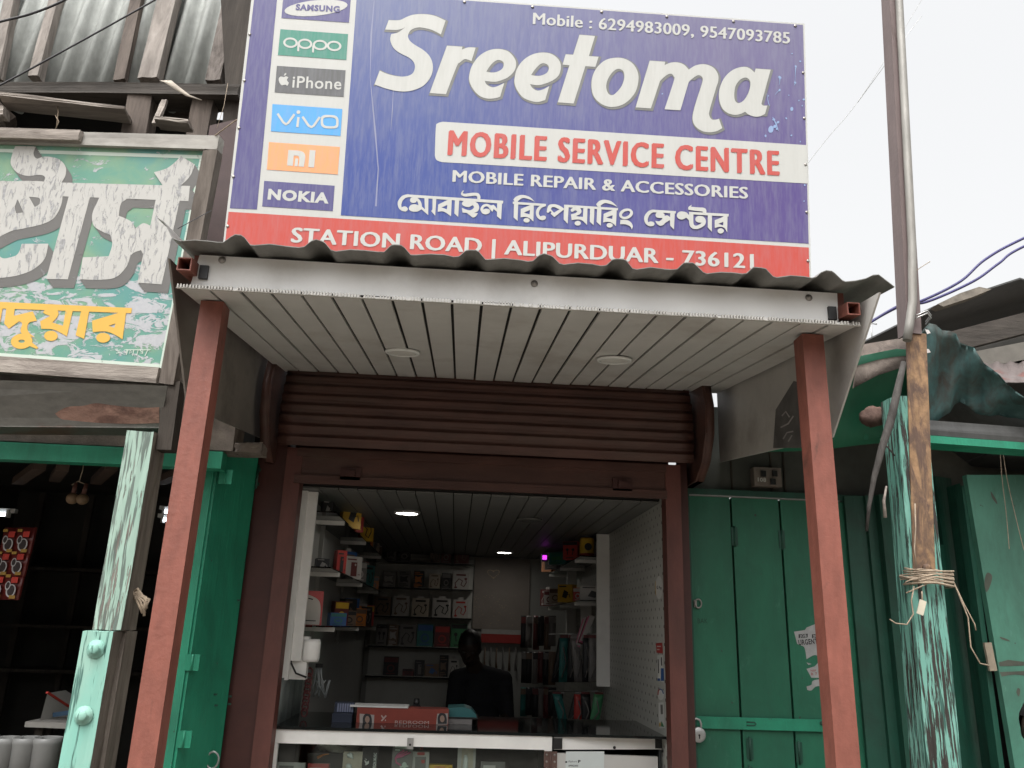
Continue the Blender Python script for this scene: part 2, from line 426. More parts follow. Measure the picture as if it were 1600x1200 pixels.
SHELFG = glass('green_tinted_shelf_glass', .02, (.62, .74, .68))

def set_structure(o): o['kind'] = 'structure'; return o
# ------------------------------------------------------------------ setting: street and plinth
m = MB(); m.face([(-150, -150, 0), (150, -150, 0), (150, 150, 0), (-150, 150, 0)]); set_structure(m.build('ground', DIRT))
m = MB(); m.span(-6, 6, 2.0, 9.5, .002, .14); set_structure(m.build('pavement', SLAB, bevel=.01))
m = MB()                                              # unseen row across the lane, added to block low sky light
for i in range(9):
    x = -22+i*5; h_ = (3.4, 3.9, 3.2, 4.0, 3.5, 3.8, 3.3, 4.1, 3.6)[i]
    m.span(x, x+4.9, -9.5, -6.2, 0, h_); m.span(x-.05, x+4.95, -6.19, -5.3, 2.5, 2.6); m.span(x+.5, x+4.4, -6.195, -6.15, .1, 2.3)
set_structure(m.build('sky_block_row', plain('sky_block_walls', (.20, .17, .14), .3, 2, .9)))

# ------------------------------------------------------------------ the middle shop: shell
SX0, SX1, SY0, SY1, SCZ = -.70, .87, 3.50, 6.62, H+.55
shop = thing('shop_building', 'narrow lined shop room behind the raised red shutter, lit by round ceiling lamps', 'shop', (.08, 5, .14))
pat = NB('dotted_wall_laminate')
s_ = pat.sep(); k = 1/.072
a = pat.math('FRACT', pat.math('MULTIPLY', pat.math('ADD', s_[1], s_[2]), k), 0); b2 = pat.math('FRACT', pat.math('MULTIPLY', pat.math('SUBTRACT', s_[1], s_[2]), k), 0)
da = pat.math('POWER', pat.math('SUBTRACT', a, .5), 2); db = pat.math('POWER', pat.math('SUBTRACT', b2, .5), 2)
dm = pat.ramp(pat.math('ADD', da, db), .014, .020, True)
DOTWALL = pat.done(pat.mix(dm, pat.mix(pat.ramp(pat.noise(3), .3, .7), (.36, .36, .33), (.42, .42, .39)), (.07, .065, .06)), .4)
m = MB(); m.span(SX0-.04, SX0, SY0, SY1, .14, SCZ+.1); m.build('left_wall', INTW, shop)
m = MB(); m.span(SX1, SX1+.04, SY0-.05, SY1, .14, SCZ+.1); m.build('right_wall', DOTWALL, shop)
m = MB(); m.span(SX0-.04, SX1+.04, SY1, SY1+.05, .14, SCZ+.1); m.build('back_wall', INTW, shop)
m = MB(); m.span(SX0-.04, SX1+.04, SY0, SY1, .141, .2); m.build('floor_slab', SLAB, shop)
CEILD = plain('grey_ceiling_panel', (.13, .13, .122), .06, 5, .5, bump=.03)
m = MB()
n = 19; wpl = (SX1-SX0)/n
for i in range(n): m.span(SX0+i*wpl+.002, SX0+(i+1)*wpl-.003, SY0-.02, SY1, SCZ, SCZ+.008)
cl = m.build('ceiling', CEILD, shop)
m = MB(); m.span(SX0-.04, SX1+.04, SY0-.02, SY1+.05, SCZ+.012, SCZ+.03); m.build('ceiling_backing', VOID, cl)
m = MB(); m.span(SX0-.05, SX1+.06, 3.54, 3.58, SCZ+.03, H+1.12); m.build('front_wall', DARKRED, shop)
m = MB(); m.hexa([(SX0-.06, 3.6, H+1.12), (SX1+.08, 3.6, H+1.12), (SX1+.08, 6.7, H+.9), (SX0-.06, 6.7, H+.9), (SX0-.06, 3.6, H+1.13), (SX1+.08, 3.6, H+1.13), (SX1+.08, 6.7, H+.91), (SX0-.06, 6.7, H+.91)])
m.build('roof', ROOFSH, shop)
m = MB(); m.span(-.86, -.745, 3.37, 3.60, .14, H+.72); m.build('front_pier', DARKRED, shop)
m = MB(); m.span(.937, .975, 3.40, 3.60, .14, H+.72); m.build('front_pier', DARKRED, shop)

# ------------------------------------------------------------------ rolling shutter
sh = thing('rolling_shutter', 'rolled up dark red ribbed steel shutter over the shop opening', 'shutter', (.1, 3.36, .14))
m = MB(); prof = []
NW = 8
for i in range(NW*12+1):
    t = i/(NW*12); z = H+.70 + t*.36
    a = (t-.35)*1.9; y = 3.40 - .115*math.cos(a*.9)
    ph = (t*NW) % 1
    y += -.010*(1 if .15 < ph < .78 else 0) * (1 - .5*abs(ph-.46)) + .004*math.sin(ph*6.28)
    prof.append((y, z))
m.sheet([[(x, y, z) for y, z in prof] for x in [-.775+1.75*i_/30 for i_ in range(31)]], Vector((0, .004, 0))); m.build('curtain', SHUTRED, sh, jitter=.0009)
m = MB(); m.span(-.70, .87, 3.36, 3.385, H+.555, H+.695); m.span(-.70, .87, 3.345, 3.36, H+.55, H+.585); m.span(-.70, .87, 3.352, 3.36, H+.665, H+.70)
bb = m.build('bottom_bar', SHUTRED, sh, bevel=.003)
for px in (548, 972):
    c = atY(px, 741 if px < 600 else 758, 3.355)
    m = MB(); m.box((c.x, 3.352, c.z), (.085, .014, .052)); m.span(c.x-.02, c.x+.02, 3.33, 3.346, c.z-.012, c.z+.012); m.build('lock_plate', DARKRED, bb, bevel=.003)
RAILRED = plain('red_rail_paint', (.105, .036, .028), .25, 8, .55, bump=.3, dirt=((.05, .025, .02), .6), stretch=(1, 1, .4))
for x in (-.71, .899):
    m = MB(); m.span(x-.033, x+.033, 3.355, 3.362, .142, H+.70); m.span(x-.033, x-.026, 3.362, 3.43, .142, H+.70); m.span(x+.026, x+.033, 3.362, 3.43, .142, H+.70)
    m.build('guide_rail', RAILRED, sh, bevel=.002)
for x, s in ((-.80, 1), (1.0, -1)):
    m = MB()
    pr = [(3.20, H+1.03), (3.16, H+.92), (3.17, H+.80), (3.24, H+.69), (3.34, H+.63), (3.53, H+.63), (3.53, H+1.06)]
    m.prism([(x, y, z) for y, z in pr], (s*.008, 0, 0))
    m.sheet([[(x, y, z), (x-s*.03, y, z)] for y, z in pr[:6]], Vector((0, .004, 0)))
    m.build('end_bracket', SHUTRED, sh)

# ------------------------------------------------------------------ awning over the shop front
aw = thing('awning', 'small lean-to awning with white slatted ceiling, corrugated top and two red posts', 'awning', (.15, 2.25, 0))
SL = .130
def cz(y): return H + .868 + (y-2.09)*SL                       # underside of the awning ceiling
X0, X1 = -.812, 1.118
m = MB(); N = 23; wp = (X1-X0)/N
def slab(m, xa, xb, ya, yb, z0, t):
    m.hexa([(xa, ya, cz(ya)+z0), (xb, ya, cz(ya)+z0), (xb, yb, cz(yb)+z0), (xa, yb, cz(yb)+z0), (xa, ya, cz(ya)+z0+t), (xb, ya, cz(ya)+z0+t), (xb, yb, cz(yb)+z0+t), (xa, yb, cz(yb)+z0+t)])
for i in range(N):
    j = random.uniform(-.004, .004)
    slab(m, X0+i*wp+.0045, X0+(i+1)*wp-.0045, 2.09+j, 3.36, random.uniform(0, .003), .008)
ceilp = m.build('ceiling_panel', PVC, aw)
m = MB(); slab(m, X0+.002, X1-.002, 2.1, 3.37, .0095, .003); m.build('groove_backing', VOID, ceilp)
m = MB()                                                          # torn honeycomb edge of the panels
x = X0
while x < X1-.006:
    if random.random() < .93: m.box((x+.004, 2.083+random.uniform(-.002, .001), cz(2.08)+.004), (.0035, .01, .009+random.uniform(0, .003)))
    x += .0085
m.span(X0, X1, 2.0795, 2.0885, cz(2.08)-.0018, cz(2.08)-.0004); m.build('cut_edge', PVCEDGE, ceilp)
# fascia
fb0, fb1 = atY(297, 447, 2.115), atY(1310, 503, 2.115)
ft0, ft1 = atY(312, 398, 2.115), atY(1308, 458, 2.115)
m = MB(); m.prism([fb0, fb1, ft1, ft0], (0, .004, 0)); fa = m.build('fascia', FASCIA, aw)
m = MB(); c = atY(812, 478, 2.113); m.box((c.x, 2.1135, c.z), (.052, .003, .008)); m.build('slot', VOID, fa)
for q in ((347, 406), (835, 443), (1264, 465)):
    c = atY(*q, 2.113); m = MB(); m.lathe((c.x, 2.1145, c.z), [(.0105, 0), (.0105, .002), (.008, .004), (.004, .004), (.0038, .0075), (.0015, .008)], 16, 'Y'); m.build('screw', SCREW, fa)
# corrugated sheet
rf = H
RZ0, RZ1 = atY(330, 379, 2.02).z-H, atY(1210, 432, 2.02).z-H
RX0, RX1 = atY(330, 379, 2.02).x, atY(1210, 432, 2.02).x
prof = [(-.868, .062), (-.85, .052), (-.835, .03), (-.822, .006)]
xc = -.648                                            # first crest
prof += [(-.80, 0), (-.76, .004), (-.72, .004)]
k = 0
while xc < 1.10:
    prof += [(xc-.050, .000), (xc-.036, .004), (xc-.018, .022), (xc-.006, .026), (xc+.010, .025), (xc+.019, .020), (xc+.038, -.002), (xc+.05, -.003)]
    prof += [(xc+.09, .004), (xc+.13, .003)]
    xc += .2175 if k < 2 else (.206 if k < 5 else .2); k += 1
prof = [p for p in prof if p[0] < 1.06] + [(1.085, .002), (1.115, .010), (1.140, .024), (1.156, .026), (1.170, .012), (1.195, -.012)]
prof.sort()
rows = []
for yy in (2.02, 2.025, 2.2, 2.6, 3.0, 3.62):
    rows.append([(x, yy + random.uniform(-.004, .004)*(yy < 2.025), rf + RZ0 + (RZ1-RZ0)*(x-RX0)/(RX1-RX0) + (yy-2.02)*SL + z) for x, z in prof])
m = MB(); m.sheet(rows, Vector((0, 0, .0022))); m.build('roof_sheet', ROOFSH, aw)
# frame tubes
def hollow(m, x, z, y0, y1, s=.038, t=.003):
    for dx, dz, sx, sz in ((0, s/2-t/2, s, t), (0, -s/2+t/2, s, t), (s/2-t/2, 0, t, s-2*t), (-s/2+t/2, 0, t, s-2*t)):
        m.hexa([(x+dx+a*sx/2, y, z+dz+b*sz/2 + (y-y0)*SL) for y in (y0, y1) for a, b in ((-1, -1), (1, -1), (1, 1), (-1, 1))])
for q in ((288, 412), (1334, 482)):
    c = atY(*q, 2.06); m = MB(); hollow(m, c.x, c.z, 2.06, 3.4)
    m.span(c.x-.008, c.x+.008, 2.3, 2.31, c.z-.02, c.z+.06); m.build('frame_tube', RUSTRED, aw)
m = MB(); m.span(-.80, 1.09, 2.122, 2.158, H+.915, H+.951); m.build('frame_tube', RUSTRED, aw)
for x_ in (-.775, 1.08): m = MB(); m.span(x_-.018, x_+.018, 2.125, 2.155, H+.9515, H+.985); m.build('stub', RUSTRED, aw)
m = MB(); m.span(-.80, 1.09, 3.30, 3.336, cz(3.32)+.02, cz(3.32)+.056); m.build('frame_tube', RUSTRED, aw)
for q in ((318, 425), (1301, 489)):
    c = atY(*q, 2.108); m = MB(); m.span(c.x-.012, c.x+.012, 2.106, 2.16, c.z-.02, c.z+.02); m.build('tube_plug', BLACK, aw)
# side boards
pr = [(2.127, .972), (2.443, .629), (2.68, .652), (3.36, .735), (3.40, 1.085)]
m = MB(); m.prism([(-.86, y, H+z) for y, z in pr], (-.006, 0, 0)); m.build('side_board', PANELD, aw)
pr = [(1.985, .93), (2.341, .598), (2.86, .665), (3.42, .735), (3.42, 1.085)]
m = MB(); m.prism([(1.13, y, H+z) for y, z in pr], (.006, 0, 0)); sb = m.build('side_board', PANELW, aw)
m = MB(); pl = [atX(*q, 1.1285) for q in ((1212, 640), (1240, 595), (1262, 602), (1258, 700), (1208, 700))]
m.prism(pl, (.001, 0, 0)); m.build('dark_patch', plain('dark_printed_patch', (.10, .095, .09), .3, 10, .6), sb)
pw = Plane((1.1283, 3, H), (0, -1, 0), (0, 0, 1))
ar = Art(pw, .0008)
for st in ([(1222, 650), (1228, 643), (1234, 652)], [(1220, 668), (1232, 662), (1240, 650)], [(1224, 686), (1230, 676), (1240, 674)], [(1232, 690), (1238, 680)]):
    ar.poly([ribbon([(x, y) for x, y in st], 2.2)])
ar.build('chalk_mark', plain('chalk', (.26, .25, .24), .2), sb)
# posts
for q in ((338, 490), (1260, 541)):
    c = atY(*q, 2.25); m = MB(); m.span(c.x-.0325, c.x+.0325, 2.20, 2.265, .142, cz(2.20)-.003)
    m.span(c.x-.06, c.x+.06, 2.17, 2.30, .1405, .148)
    m.build('post', RUSTRED, aw, bevel=.004)
# recessed lights in the awning ceiling (unlit)
DISC = plain('white_light_lens', (.62, .61, .57), .03, 10, .35, bump=0)
for q, lb in (((629, 549), 'round flat white downlight, unlit, in the left half of the slatted awning ceiling'), ((960, 561), 'round flat white downlight, unlit, in the right half of the slatted awning ceiling')):
    d = ray(*q); t = (H+.868-2.09*SL-H)/(d.z-SL*d.y); c = CAM+d*t
    r = thing('recessed_light', lb, 'downlight', c, 'unlit downlights in the awning ceiling')
    ob = []
    m = MB(); m.lathe(c, [(.064, -.001), (.064, -.006), (.060, -.010), (.052, -.010), (.050, -.006)], 40); ob.append(m.build('rim', WHITE, r))
    m = MB(); m.lathe(c, [(.0505, -.004), (.0505, -.0075), (.04, -.0088), (.01, -.0092)], 40); ob.append(m.build('lens', DISC, r))
    r.rotation_euler.x = math.atan(SL)
# ------------------------------------------------------------------ the big printed signboard
u = Vector((0.99991556, -0.0118761, -0.00527608)); v = Vector((-0.00406468, -0.11231788, 0.99366401))
SP = Plane(atY(810, 400, 2.36), u, v)
a0 = SP.uv(351, 374); a1 = SP.uv(391, 0); b0 = SP.uv(1269, 425); b1 = SP.uv(1255.6, 36.7)
XL, XR, VT = (a0[0]+a1[0])/2, (b0[0]+b1[0])/2, b1[1]
VB = VT - 1.075
base = SP.world((XL+XR)/2, VB, -.02)
sg = thing('signboard', 'large blue and red printed shop signboard with white lettering standing on the awning', 'sign', base)
SIGNW = printed('printed_white', (.465, .465, .44), fade=.32)
SBLUE = printed('printed_blue_to_violet', (.022, .048, .23), (.075, .048, .185), (.80, .25, -.1, .75), fade=.25, top=(.45, 1.05, .34))  # top: hazy glare on the upper sign, put into the print colour
SPURP = printed('printed_violet', (.060, .050, .175), fade=.22)
SRED = printed('printed_red', (.45, .055, .038), fade=.16)
SLET = printed('printed_letter_white', (.47, .47, .445), fade=.5)
SHAD = printed('printed_letter_shadow', (.14, .14, .128), fade=.2)
STEAL = printed('printed_green_plate', (.02, .20, .135), fade=.22)
SGREY = printed('printed_grey_plate', (.075, .075, .075), fade=.2)
SCYAN = printed('printed_cyan_plate', (.06, .30, .62), fade=.22)
SORNG = printed('printed_orange_plate', (.72, .30, .12), fade=.22)
SPLASH = printed('printed_pale_splash', (.22, .32, .52), fade=.2)
def rect_world(pl, x0, x1, z0, z1, t, off=0): return [pl.world(x0, z0, off), pl.world(x1, z0, off), pl.world(x1, z1, off), pl.world(x0, z1, off)], -pl.n*t
m = MB(); p, d = rect_world(SP, XL, XR, VB, VT, .004); m.prism(p, d); m.build('face_panel', SIGNW, sg)
m = MB()
for x0, x1, z0, z1 in ((XL, XR, VT-.025, VT-.001), (XL, XR, VB+.001, VB+.025), (XL, XL+.025, VB+.026, VT-.026), (XR-.025, XR, VB+.026, VT-.026), (-.3, -.275, VB+.026, VT-.026), (.3, .325, VB+.026, VT-.026)):
    p, d = rect_world(SP, x0, x1, z0, z1, .025, -.0045); m.prism(p, d)
m.build('frame', FASCIA, sg)
for x in (XL+.3, 0, XR-.3):
    m = MB(); t = SP.world(x, VT-.2, -.03); m.bar(t, (t.x, t.y+.75, H+1.24), .025, .025); m.build('brace', STEEL, sg)
z1 = crop(340, 0, 2.728); z2 = crop(800, 0, 2.728)
EDGE = .006
def uvpoly(art, pts): art.add([(x, y) for x, y in pts], [tuple(range(len(pts)))])
g = lambda tf, x, y: SP.uv(*tf(x, y))
ar = Art(SP, .0006); p = [g(z1, 253, 0), g(z1, 168, 893), g(z1, 52, 888)]
sl_ = (p[0][0]-p[1][0])/(p[0][1]-p[1][1])
uvpoly(ar, [(p[2][0], p[2][1]), p[1], (p[1][0]+sl_*(VT-EDGE-p[1][1]), VT-EDGE), (p[2][0]+.001, VT-EDGE)]); ar.build('violet_strip', SPURP, sg)
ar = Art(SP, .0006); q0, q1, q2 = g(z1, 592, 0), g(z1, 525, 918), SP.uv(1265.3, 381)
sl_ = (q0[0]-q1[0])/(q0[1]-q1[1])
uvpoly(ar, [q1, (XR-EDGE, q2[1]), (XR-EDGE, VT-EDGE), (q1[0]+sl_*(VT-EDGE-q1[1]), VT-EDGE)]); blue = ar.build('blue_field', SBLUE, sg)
ar = Art(SP, .0006); r0, r1 = g(z1, 52, 903), SP.uv(1265.5, 387)
uvpoly(ar, [(XL+EDGE, VB+.01), (XR-EDGE, VB+.01), (XR-EDGE, r1[1]), (XL+EDGE, r0[1])]); red = ar.build('red_band', SRED, sg)
ar = Art(SP, .0012)
ar.poly([outline('681,200 684,193 692,190.5* 1260,227* 1262,287* 690,253.5* 682,250 679.5,243*')]); wb = ar.build('white_box', SIGNW, sg)
# splashes on the right edge of the blue field
ar = Art(SP, .0012)
rs = random.Random(3)
for x, y, r in ((1141, 331, 7), (1192, 465, 8), (1209, 284, 5), (1103, 552, 14), (1140, 385, 5), (1228, 262, 4), (1115, 510, 6), (1133, 522, 6), (1168, 505, 4), (1206, 353, 5), (1243, 425, 5), (1080, 580, 5), (1190, 578, 4), (1247, 790, 4), (1244, 858, 3), (1193, 230, 3), (1228, 605, 3), (1120, 540, 8), (1128, 550, 5), (1092, 410, 3), (1222, 430, 3), (1179, 407, 2.5), (640, 401, 3), (1236, 452, 3)):
    ar.poly([ellipse(x, y, r*1.1, r*.8, rs.uniform(0, 3), 14)], z2)
for st, wd in (([(1085, 400), (1092, 440), (1098, 455)], [1, 3, 1]), ([(1110, 500), (1125, 530), (1135, 560)], [2, 6, 1]), ([(1120, 405), (1138, 385)], [1, 3]), ([(1208, 290), (1206, 330), (1204, 365)], [4, 1, 2]), ([(1141, 331), (1140, 350), (1137, 365)], [6, 2, 1])):
    ar.poly([ribbon(st, wd)], z2)
ar.build('splash_print', SPLASH, blue)
# rain streaks and scratches
ar = Art(SP, .0011)
for st, wd in (([(668, 0), (655, 150), (650, 330), (672, 560), (685, 720), (675, 880)], [3, 7, 2, 7, 4, 8]), ([(752, 330), (745, 470), (738, 560)], [1, 4, 1])):
    ar.poly([ribbon(st, wd)], z1)
ar.build('scratch', printed('scratched_print', (.19, .20, .33), fade=.5), sg)
# fixing screws round the edge
for i in range(9):
    for vv_ in ((VT-.012), (VB+.03)):
        c = SP.world(XL+.03+(XR-XL-.06)*i/8+random.uniform(-.01, .01), vv_, .0012)
        m = MB(); m.lathe(c, [(.0055, 0), (.0055, .001), (.002, .002)], 10, 'Y'); m.build('fixing_screw', SCREW, sg)
for i in range(1, 6):
    for uu_ in (XL+.008, XR-.010):
        c = SP.world(uu_, VB+.03+(VT-VB-.05)*i/6, .0012)
        m = MB(); m.lathe(c, [(.005, 0), (.005, .001), (.002, .002)], 10, 'Y'); m.build('fixing_screw', SCREW, sg)
# title
A1, B1, C1 = crop(580, 10, 7.2727), crop(780, 40, 7.2727), crop(990, 50, 7.2727)
TITLE = [
 (A1, ['200,160* 320,160 400,125 480,98 600,92 720,110 845,165* 793,322* 700,275 600,248 520,245 450,275 420,330 430,380 480,430 600,505 670,580 700,670 690,770 640,860 560,925 440,965 320,968 180,940 38,890* 98,733* 180,770 300,798 400,797 470,765 497,700 485,640 430,585 320,530 250,470 218,390 222,340 230,318* 300,302 350,270 390,235* 350,258 280,272 160,266*']),
 (A1, ['862,450* 1036,462* 1030,495* 1100,470 1187,472* 1140,625* 1100,610 1060,605 1010,640 970,690 850,1000* 665,988*']),
 (A1, ['1118,770 1150,670 1230,565 1340,502 1450,488 1555,515 1625,588 1647,658 1625,738 1555,808 1465,848 1400,860 1290,850* 1310,890 1370,922 1430,912 1512,872* 1465,1030* 1400,1048 1310,1050 1220,1012 1150,930 1116,850', '1308,745* 1350,680 1400,630 1450,612 1500,635 1505,680 1480,720 1420,750 1360,755']),
 (B1, ['175,600 200,500 270,400 370,335 480,310 590,325 670,385 700,460 680,560 610,625 500,670 430,682 350,668* 375,710 430,742 500,728 568,690* 522,850* 450,870 370,862 270,820 200,730 175,660', '362,565* 400,510 450,455 500,432 550,450 565,490 540,540 480,570 420,575']),
 (B1, ['912,108* 1088,122* 1018,350* 1128,358* 1092,472* 978,465* 845,888* 665,875* 798,455* 720,447* 755,330* 840,335*']),
 (B1, ['1048,690 1060,580 1110,480 1200,400 1310,370 1420,380 1520,440 1575,540 1578,650 1540,770 1450,870 1350,920 1240,925 1140,880 1070,800', '1215,690 1240,600 1300,520 1360,495 1410,525 1420,600 1390,690 1330,765 1280,795 1235,770']),
 (C1, ['182,330* 358,342* 350,380* 420,352 500,350 570,375 625,432* 700,385 800,370 900,405 955,480 960,560 935,640 862,890 858,950 885,995 930,1000 968,990* 1005,1095* 940,1130 850,1143 760,1120 690,1060 668,980 685,880 720,760 780,570 775,515 730,495 670,530 625,572* 530,893* 350,882* 455,560 455,510 430,480 390,485 330,530 298,562* 195,872* 22,860*']),
 (C1, ['1385,420* 1555,432* 1460,780 1455,825 1475,840 1518,840* 1490,935* 1440,960 1380,967 1310,945 1265,910* 1210,935 1140,945 1060,920 1000,860 970,760 975,650 1020,540 1090,460 1170,415 1260,400 1320,420 1372,465*', '1142,700 1160,610 1210,545 1270,522 1315,550 1325,610 1300,700 1250,780 1190,812 1150,780'])]
ar = Art(SP, .0012); a2 = Art(SP, .0018)
for tf, lp in TITLE:
    ar.poly(lp, tf, .0052, (.0034, -.0034)); a2.poly(lp, tf)
ar.build('title_shadow', SHAD, sg); a2.build('title_lettering', SLET, sg)
def line_of_text(name, body, bl, br, cap, bold, mat, parent, off=.0018, fat=0, sp=0):
    ar = Art(SP, off); ar.text(body, bl, br, cap, bold, fat=fat, sp=sp); return ar.build(name, mat, parent)
line_of_text('phone_lettering', 'Mobile : 6294983009, 9547093785', (833, 37.8), (1233.6, 68.5), 18.2, 0, SLET, sg, fat=.026)
line_of_text('service_lettering', 'MOBILE SERVICE CENTRE', (701, 242), (1216, 274), 39, 0, SRED, wb, .0024, .050, .12)
line_of_text('repair_lettering', 'MOBILE REPAIR & ACCESSORIES', (707.7, 284), (1167.7, 310.5), 18.5, 0, SLET, sg, fat=.034)
line_of_text('address_lettering', 'STATION ROAD | ALIPURDUAR - 736121', (455.5, 378.5), (1176.5, 419.7), 23.5, 0, SLET, red, fat=.034)
# Bengali line
W1, W2, W3 = crop(610, 290, 8), crop(790, 300, 7.619), crop(1000, 310, 10.667)
BEN = [
 (W1, ['215,113* 1412,192* 1406,228* 240,148*']),
 (W1, ['230,112 150,130 100,190 92,240 110,290 150,320 195,325 218,300 205,272 175,262 140,275* 138,240 155,190 195,155 245,146*']),
 (W1, ['245,185 262,155 320,148 355,170 385,215 395,265* 432,300* 425,140* 476,142* 473,372* 388,298* 345,324 285,328 240,310 232,280 255,248 300,235 352,248* 340,205 325,195* 320,212 285,220 255,208']),
 (W1, ['528,140* 576,143* 560,380* 510,322* 526,300*']),
 (W1, ['598,240* 715,182* 712,150* 768,155* 758,388* 700,345 650,325 592,330*', '640,275* 712,245* 706,300*']),
 (W1, ['808,158* 862,162* 848,397* 800,350*']),
 (W1, ['908,62* 885,95 888,120 930,140 1000,135 1060,130 1085,145 1085,180* 1120,185* 1125,140 1100,100 1040,92 980,98 930,105 905,95 920,68*']),
 (W1, ['893,280* 940,300 990,312 1030,295 1045,270 1025,250 980,272 930,262 895,238 905,205 930,190* 1030,195* 1090,225 1110,280 1090,325 1045,345* 1095,348* 1065,390 1030,402 985,368 950,345 902,340*']),
 (W1, ['1125,300 1150,250 1205,230 1258,252* 1290,242* 1332,290* 1332,330* 1290,295* 1275,332* 1246,300 1210,262 1172,275 1160,302 1190,292 1238,302 1240,340 1200,362 1150,350']),
 (W1, ['1335,190* 1396,195* 1384,430* 1332,385*']),
 (W2, ['85,118* 480,145* 478,172* 85,146*']), (W2, ['695,153* 1338,195* 1335,222* 695,183*']),
 (W2, ['92,92* 130,55 200,38 285,62 345,118* 280,90 205,75 145,112* 148,130* 108,125*']),
 (W2, ['100,125* 150,130* 142,348* 95,305*']),
 (W2, ['180,205* 290,160* 288,140* 335,145* 330,355* 290,320 240,300 178,305*', '215,250* 290,217* 285,268*']), (W2, [ellipse(250, 340, 37, 27)]),
 (W2, ['480,148* 420,160 375,200 360,250 375,305 420,337 465,332 480,305 460,285 430,288 412,295* 395,260 410,212 440,185 478,172*']),
 (W2, ['490,230 510,165 570,148 640,165 695,202* 695,162* 750,166* 738,382* 690,330* 692,212* 580,302* 535,262* 545,240 525,235 510,250 495,248', '535,205* 555,185 590,187* 640,210* 575,250*']),
 (W2, ['775,212 830,178 885,195 902,235 880,270 840,290 920,300* 925,175* 975,178* 967,397* 920,350 870,330 785,338* 776,270* 830,255 850,235 828,222 790,240']), (W2, [ellipse(857, 375, 37, 28)]),
 (W2, ['1005,175* 1058,178* 1047,400* 1000,355*']),
 (W2, ['1075,150* 1115,110 1180,96 1262,118 1328,180* 1260,152 1180,136 1130,165* 1132,185* 1095,180*']), (W2, ['1088,182* 1140,186* 1132,405* 1082,360*']),
 (W2, ['1165,265* 1275,217* 1275,200* 1322,204* 1312,412* 1270,375 1220,358 1160,365*', '1195,308* 1272,280* 1268,325*']), (W2, [ellipse(1237, 400, 37, 27)]),
 (W2, [ellipse(1432, 264, 84, 62, -.3), ellipse(1432, 264, 52, 30, -.45)]), (W2, ['1365,335* 1440,337 1490,365 1512,410 1500,452* 1480,415 1430,390 1362,387*']),
 (W3, ['190,192* 595,218* 590,258* 180,235*']), (W3, ['812,228* 1475,265* 1470,308* 818,270*']),
 (W3, ['230,192* 150,210 85,275 65,350 90,425 150,467 215,464 238,430 215,398 170,390 130,405* 128,350 150,290 200,245 250,232*']),
 (W3, ['255,285 275,235* 360,240 405,270 405,300* 450,288 498,318* 500,240* 576,245* 562,525* 500,462* 495,368* 430,405 380,450 330,462 280,430 250,380* 310,388 350,365 370,335 320,332 270,318']),
 (W3, [ellipse(690, 290, 80, 68)]), (W3, ['720,226* 770,240 812,285* 815,240* 886,246* 885,400 900,450 940,460 1000,432 1022,408* 960,405 920,370 930,320 980,298 1050,312 1092,370 1080,440 1020,490 940,517 870,505 825,460 812,375* 770,330 750,340*']),
 (W3, ['862,113* 812,140 800,175 830,200 1040,225* 1045,260* 1100,262* 1098,195 1055,162 980,156 860,146 850,132']),
 (W3, ['1125,270* 1195,275* 1193,562* 1125,490*']),
 (W3, ['1240,370* 1385,312* 1385,280* 1455,285* 1448,572* 1400,500 1330,478 1240,500*', '1300,430* 1385,395* 1380,457*']), (W3, [ellipse(1340, 548, 53, 42)])]
ar = Art(SP, .0018)
for tf, lp in BEN: ar.poly(lp, tf)
ar.build('script_lettering', SLET, sg)
# maker plates
def plate(q, mat):
    ar = Art(SP, .0008); ar.poly([q], z1); return ar.build('logo_plate', mat, sg)
def t1(art, body, bl, br, cap, bold): art.text(body, z1(*bl), z1(*br), cap/2.728, bold)
P = plate([(283, -52), (570, -38), (560, 97), (272, 77)], SPURP)
ar = Art(SP, .0014); ar.poly([ellipse(420, 35, 135, 33, -.10)], z1); ov = ar.build('logo_oval', SLET, P)
ar = Art(SP, .002); t1(ar, 'SAMSUNG', (333, 43), (520, 52), 24, .05); ar.build('logo_lettering', SPURP, P)
P = plate([(268, 125), (556, 146), (549, 256), (257, 235)], STEAL)
ar = Art(SP, .0014)
for cx_, cy_ in ((311, 183), (373, 188), (437, 193), (497, 197)): ar.poly([ellipse(cx_, cy_, 31, 22, .07, 32), ellipse(cx_, cy_, 22, 14, .07, 32)], z1)
for x_, y_ in ((341, 190), (404, 195)): ar.poly([[(x_, y_), (x_+8, y_), (x_+7, y_+30), (x_-1, y_+29)]], z1)
ar.build('logo_lettering', SLET, P)
P = plate([(253, 281), (546, 300), (537, 413), (243, 394)], SGREY)
ar = Art(SP, .0014); t1(ar, 'iPhone', (318, 373), (527, 382), 50, .012)
ar.poly(['283,330* 292,326 302,331* 296,342 304,354* 298,366 290,362 282,363 273,364 264,352 261,338 267,328 276,328'], z1); ar.poly(['283,323* 286,315 293,312* 292,320 283,324'], z1); ar.build('logo_lettering', SLET, P)
P = plate([(234, 444), (532, 465), (524, 580), (227, 560)], SCYAN)
ar = Art(SP, .0014)
for st in ([(256, 485), (280, 522), (292, 531), (302, 524), (328, 488)], [(345, 500), (340, 543)], [(362, 498), (388, 536), (400, 543), (410, 537), (436, 500)]): ar.poly([ribbon(st, 10)], z1)
ar.poly([ellipse(345, 479, 8, 8)], z1)
sq = lambda cx_, cy_, a_, b_: [(cx_+a_*math.copysign(abs(math.cos(t))**.6, math.cos(t)), cy_+.07*a_*math.cos(t)+b_*math.copysign(abs(math.sin(t))**.6, math.sin(t))) for t in [k*math.pi/18 for k in range(36)]]
ar.poly([sq(478, 520, 38, 29), sq(478, 520, 28, 19)], z1); ar.build('logo_lettering', SLET, P)
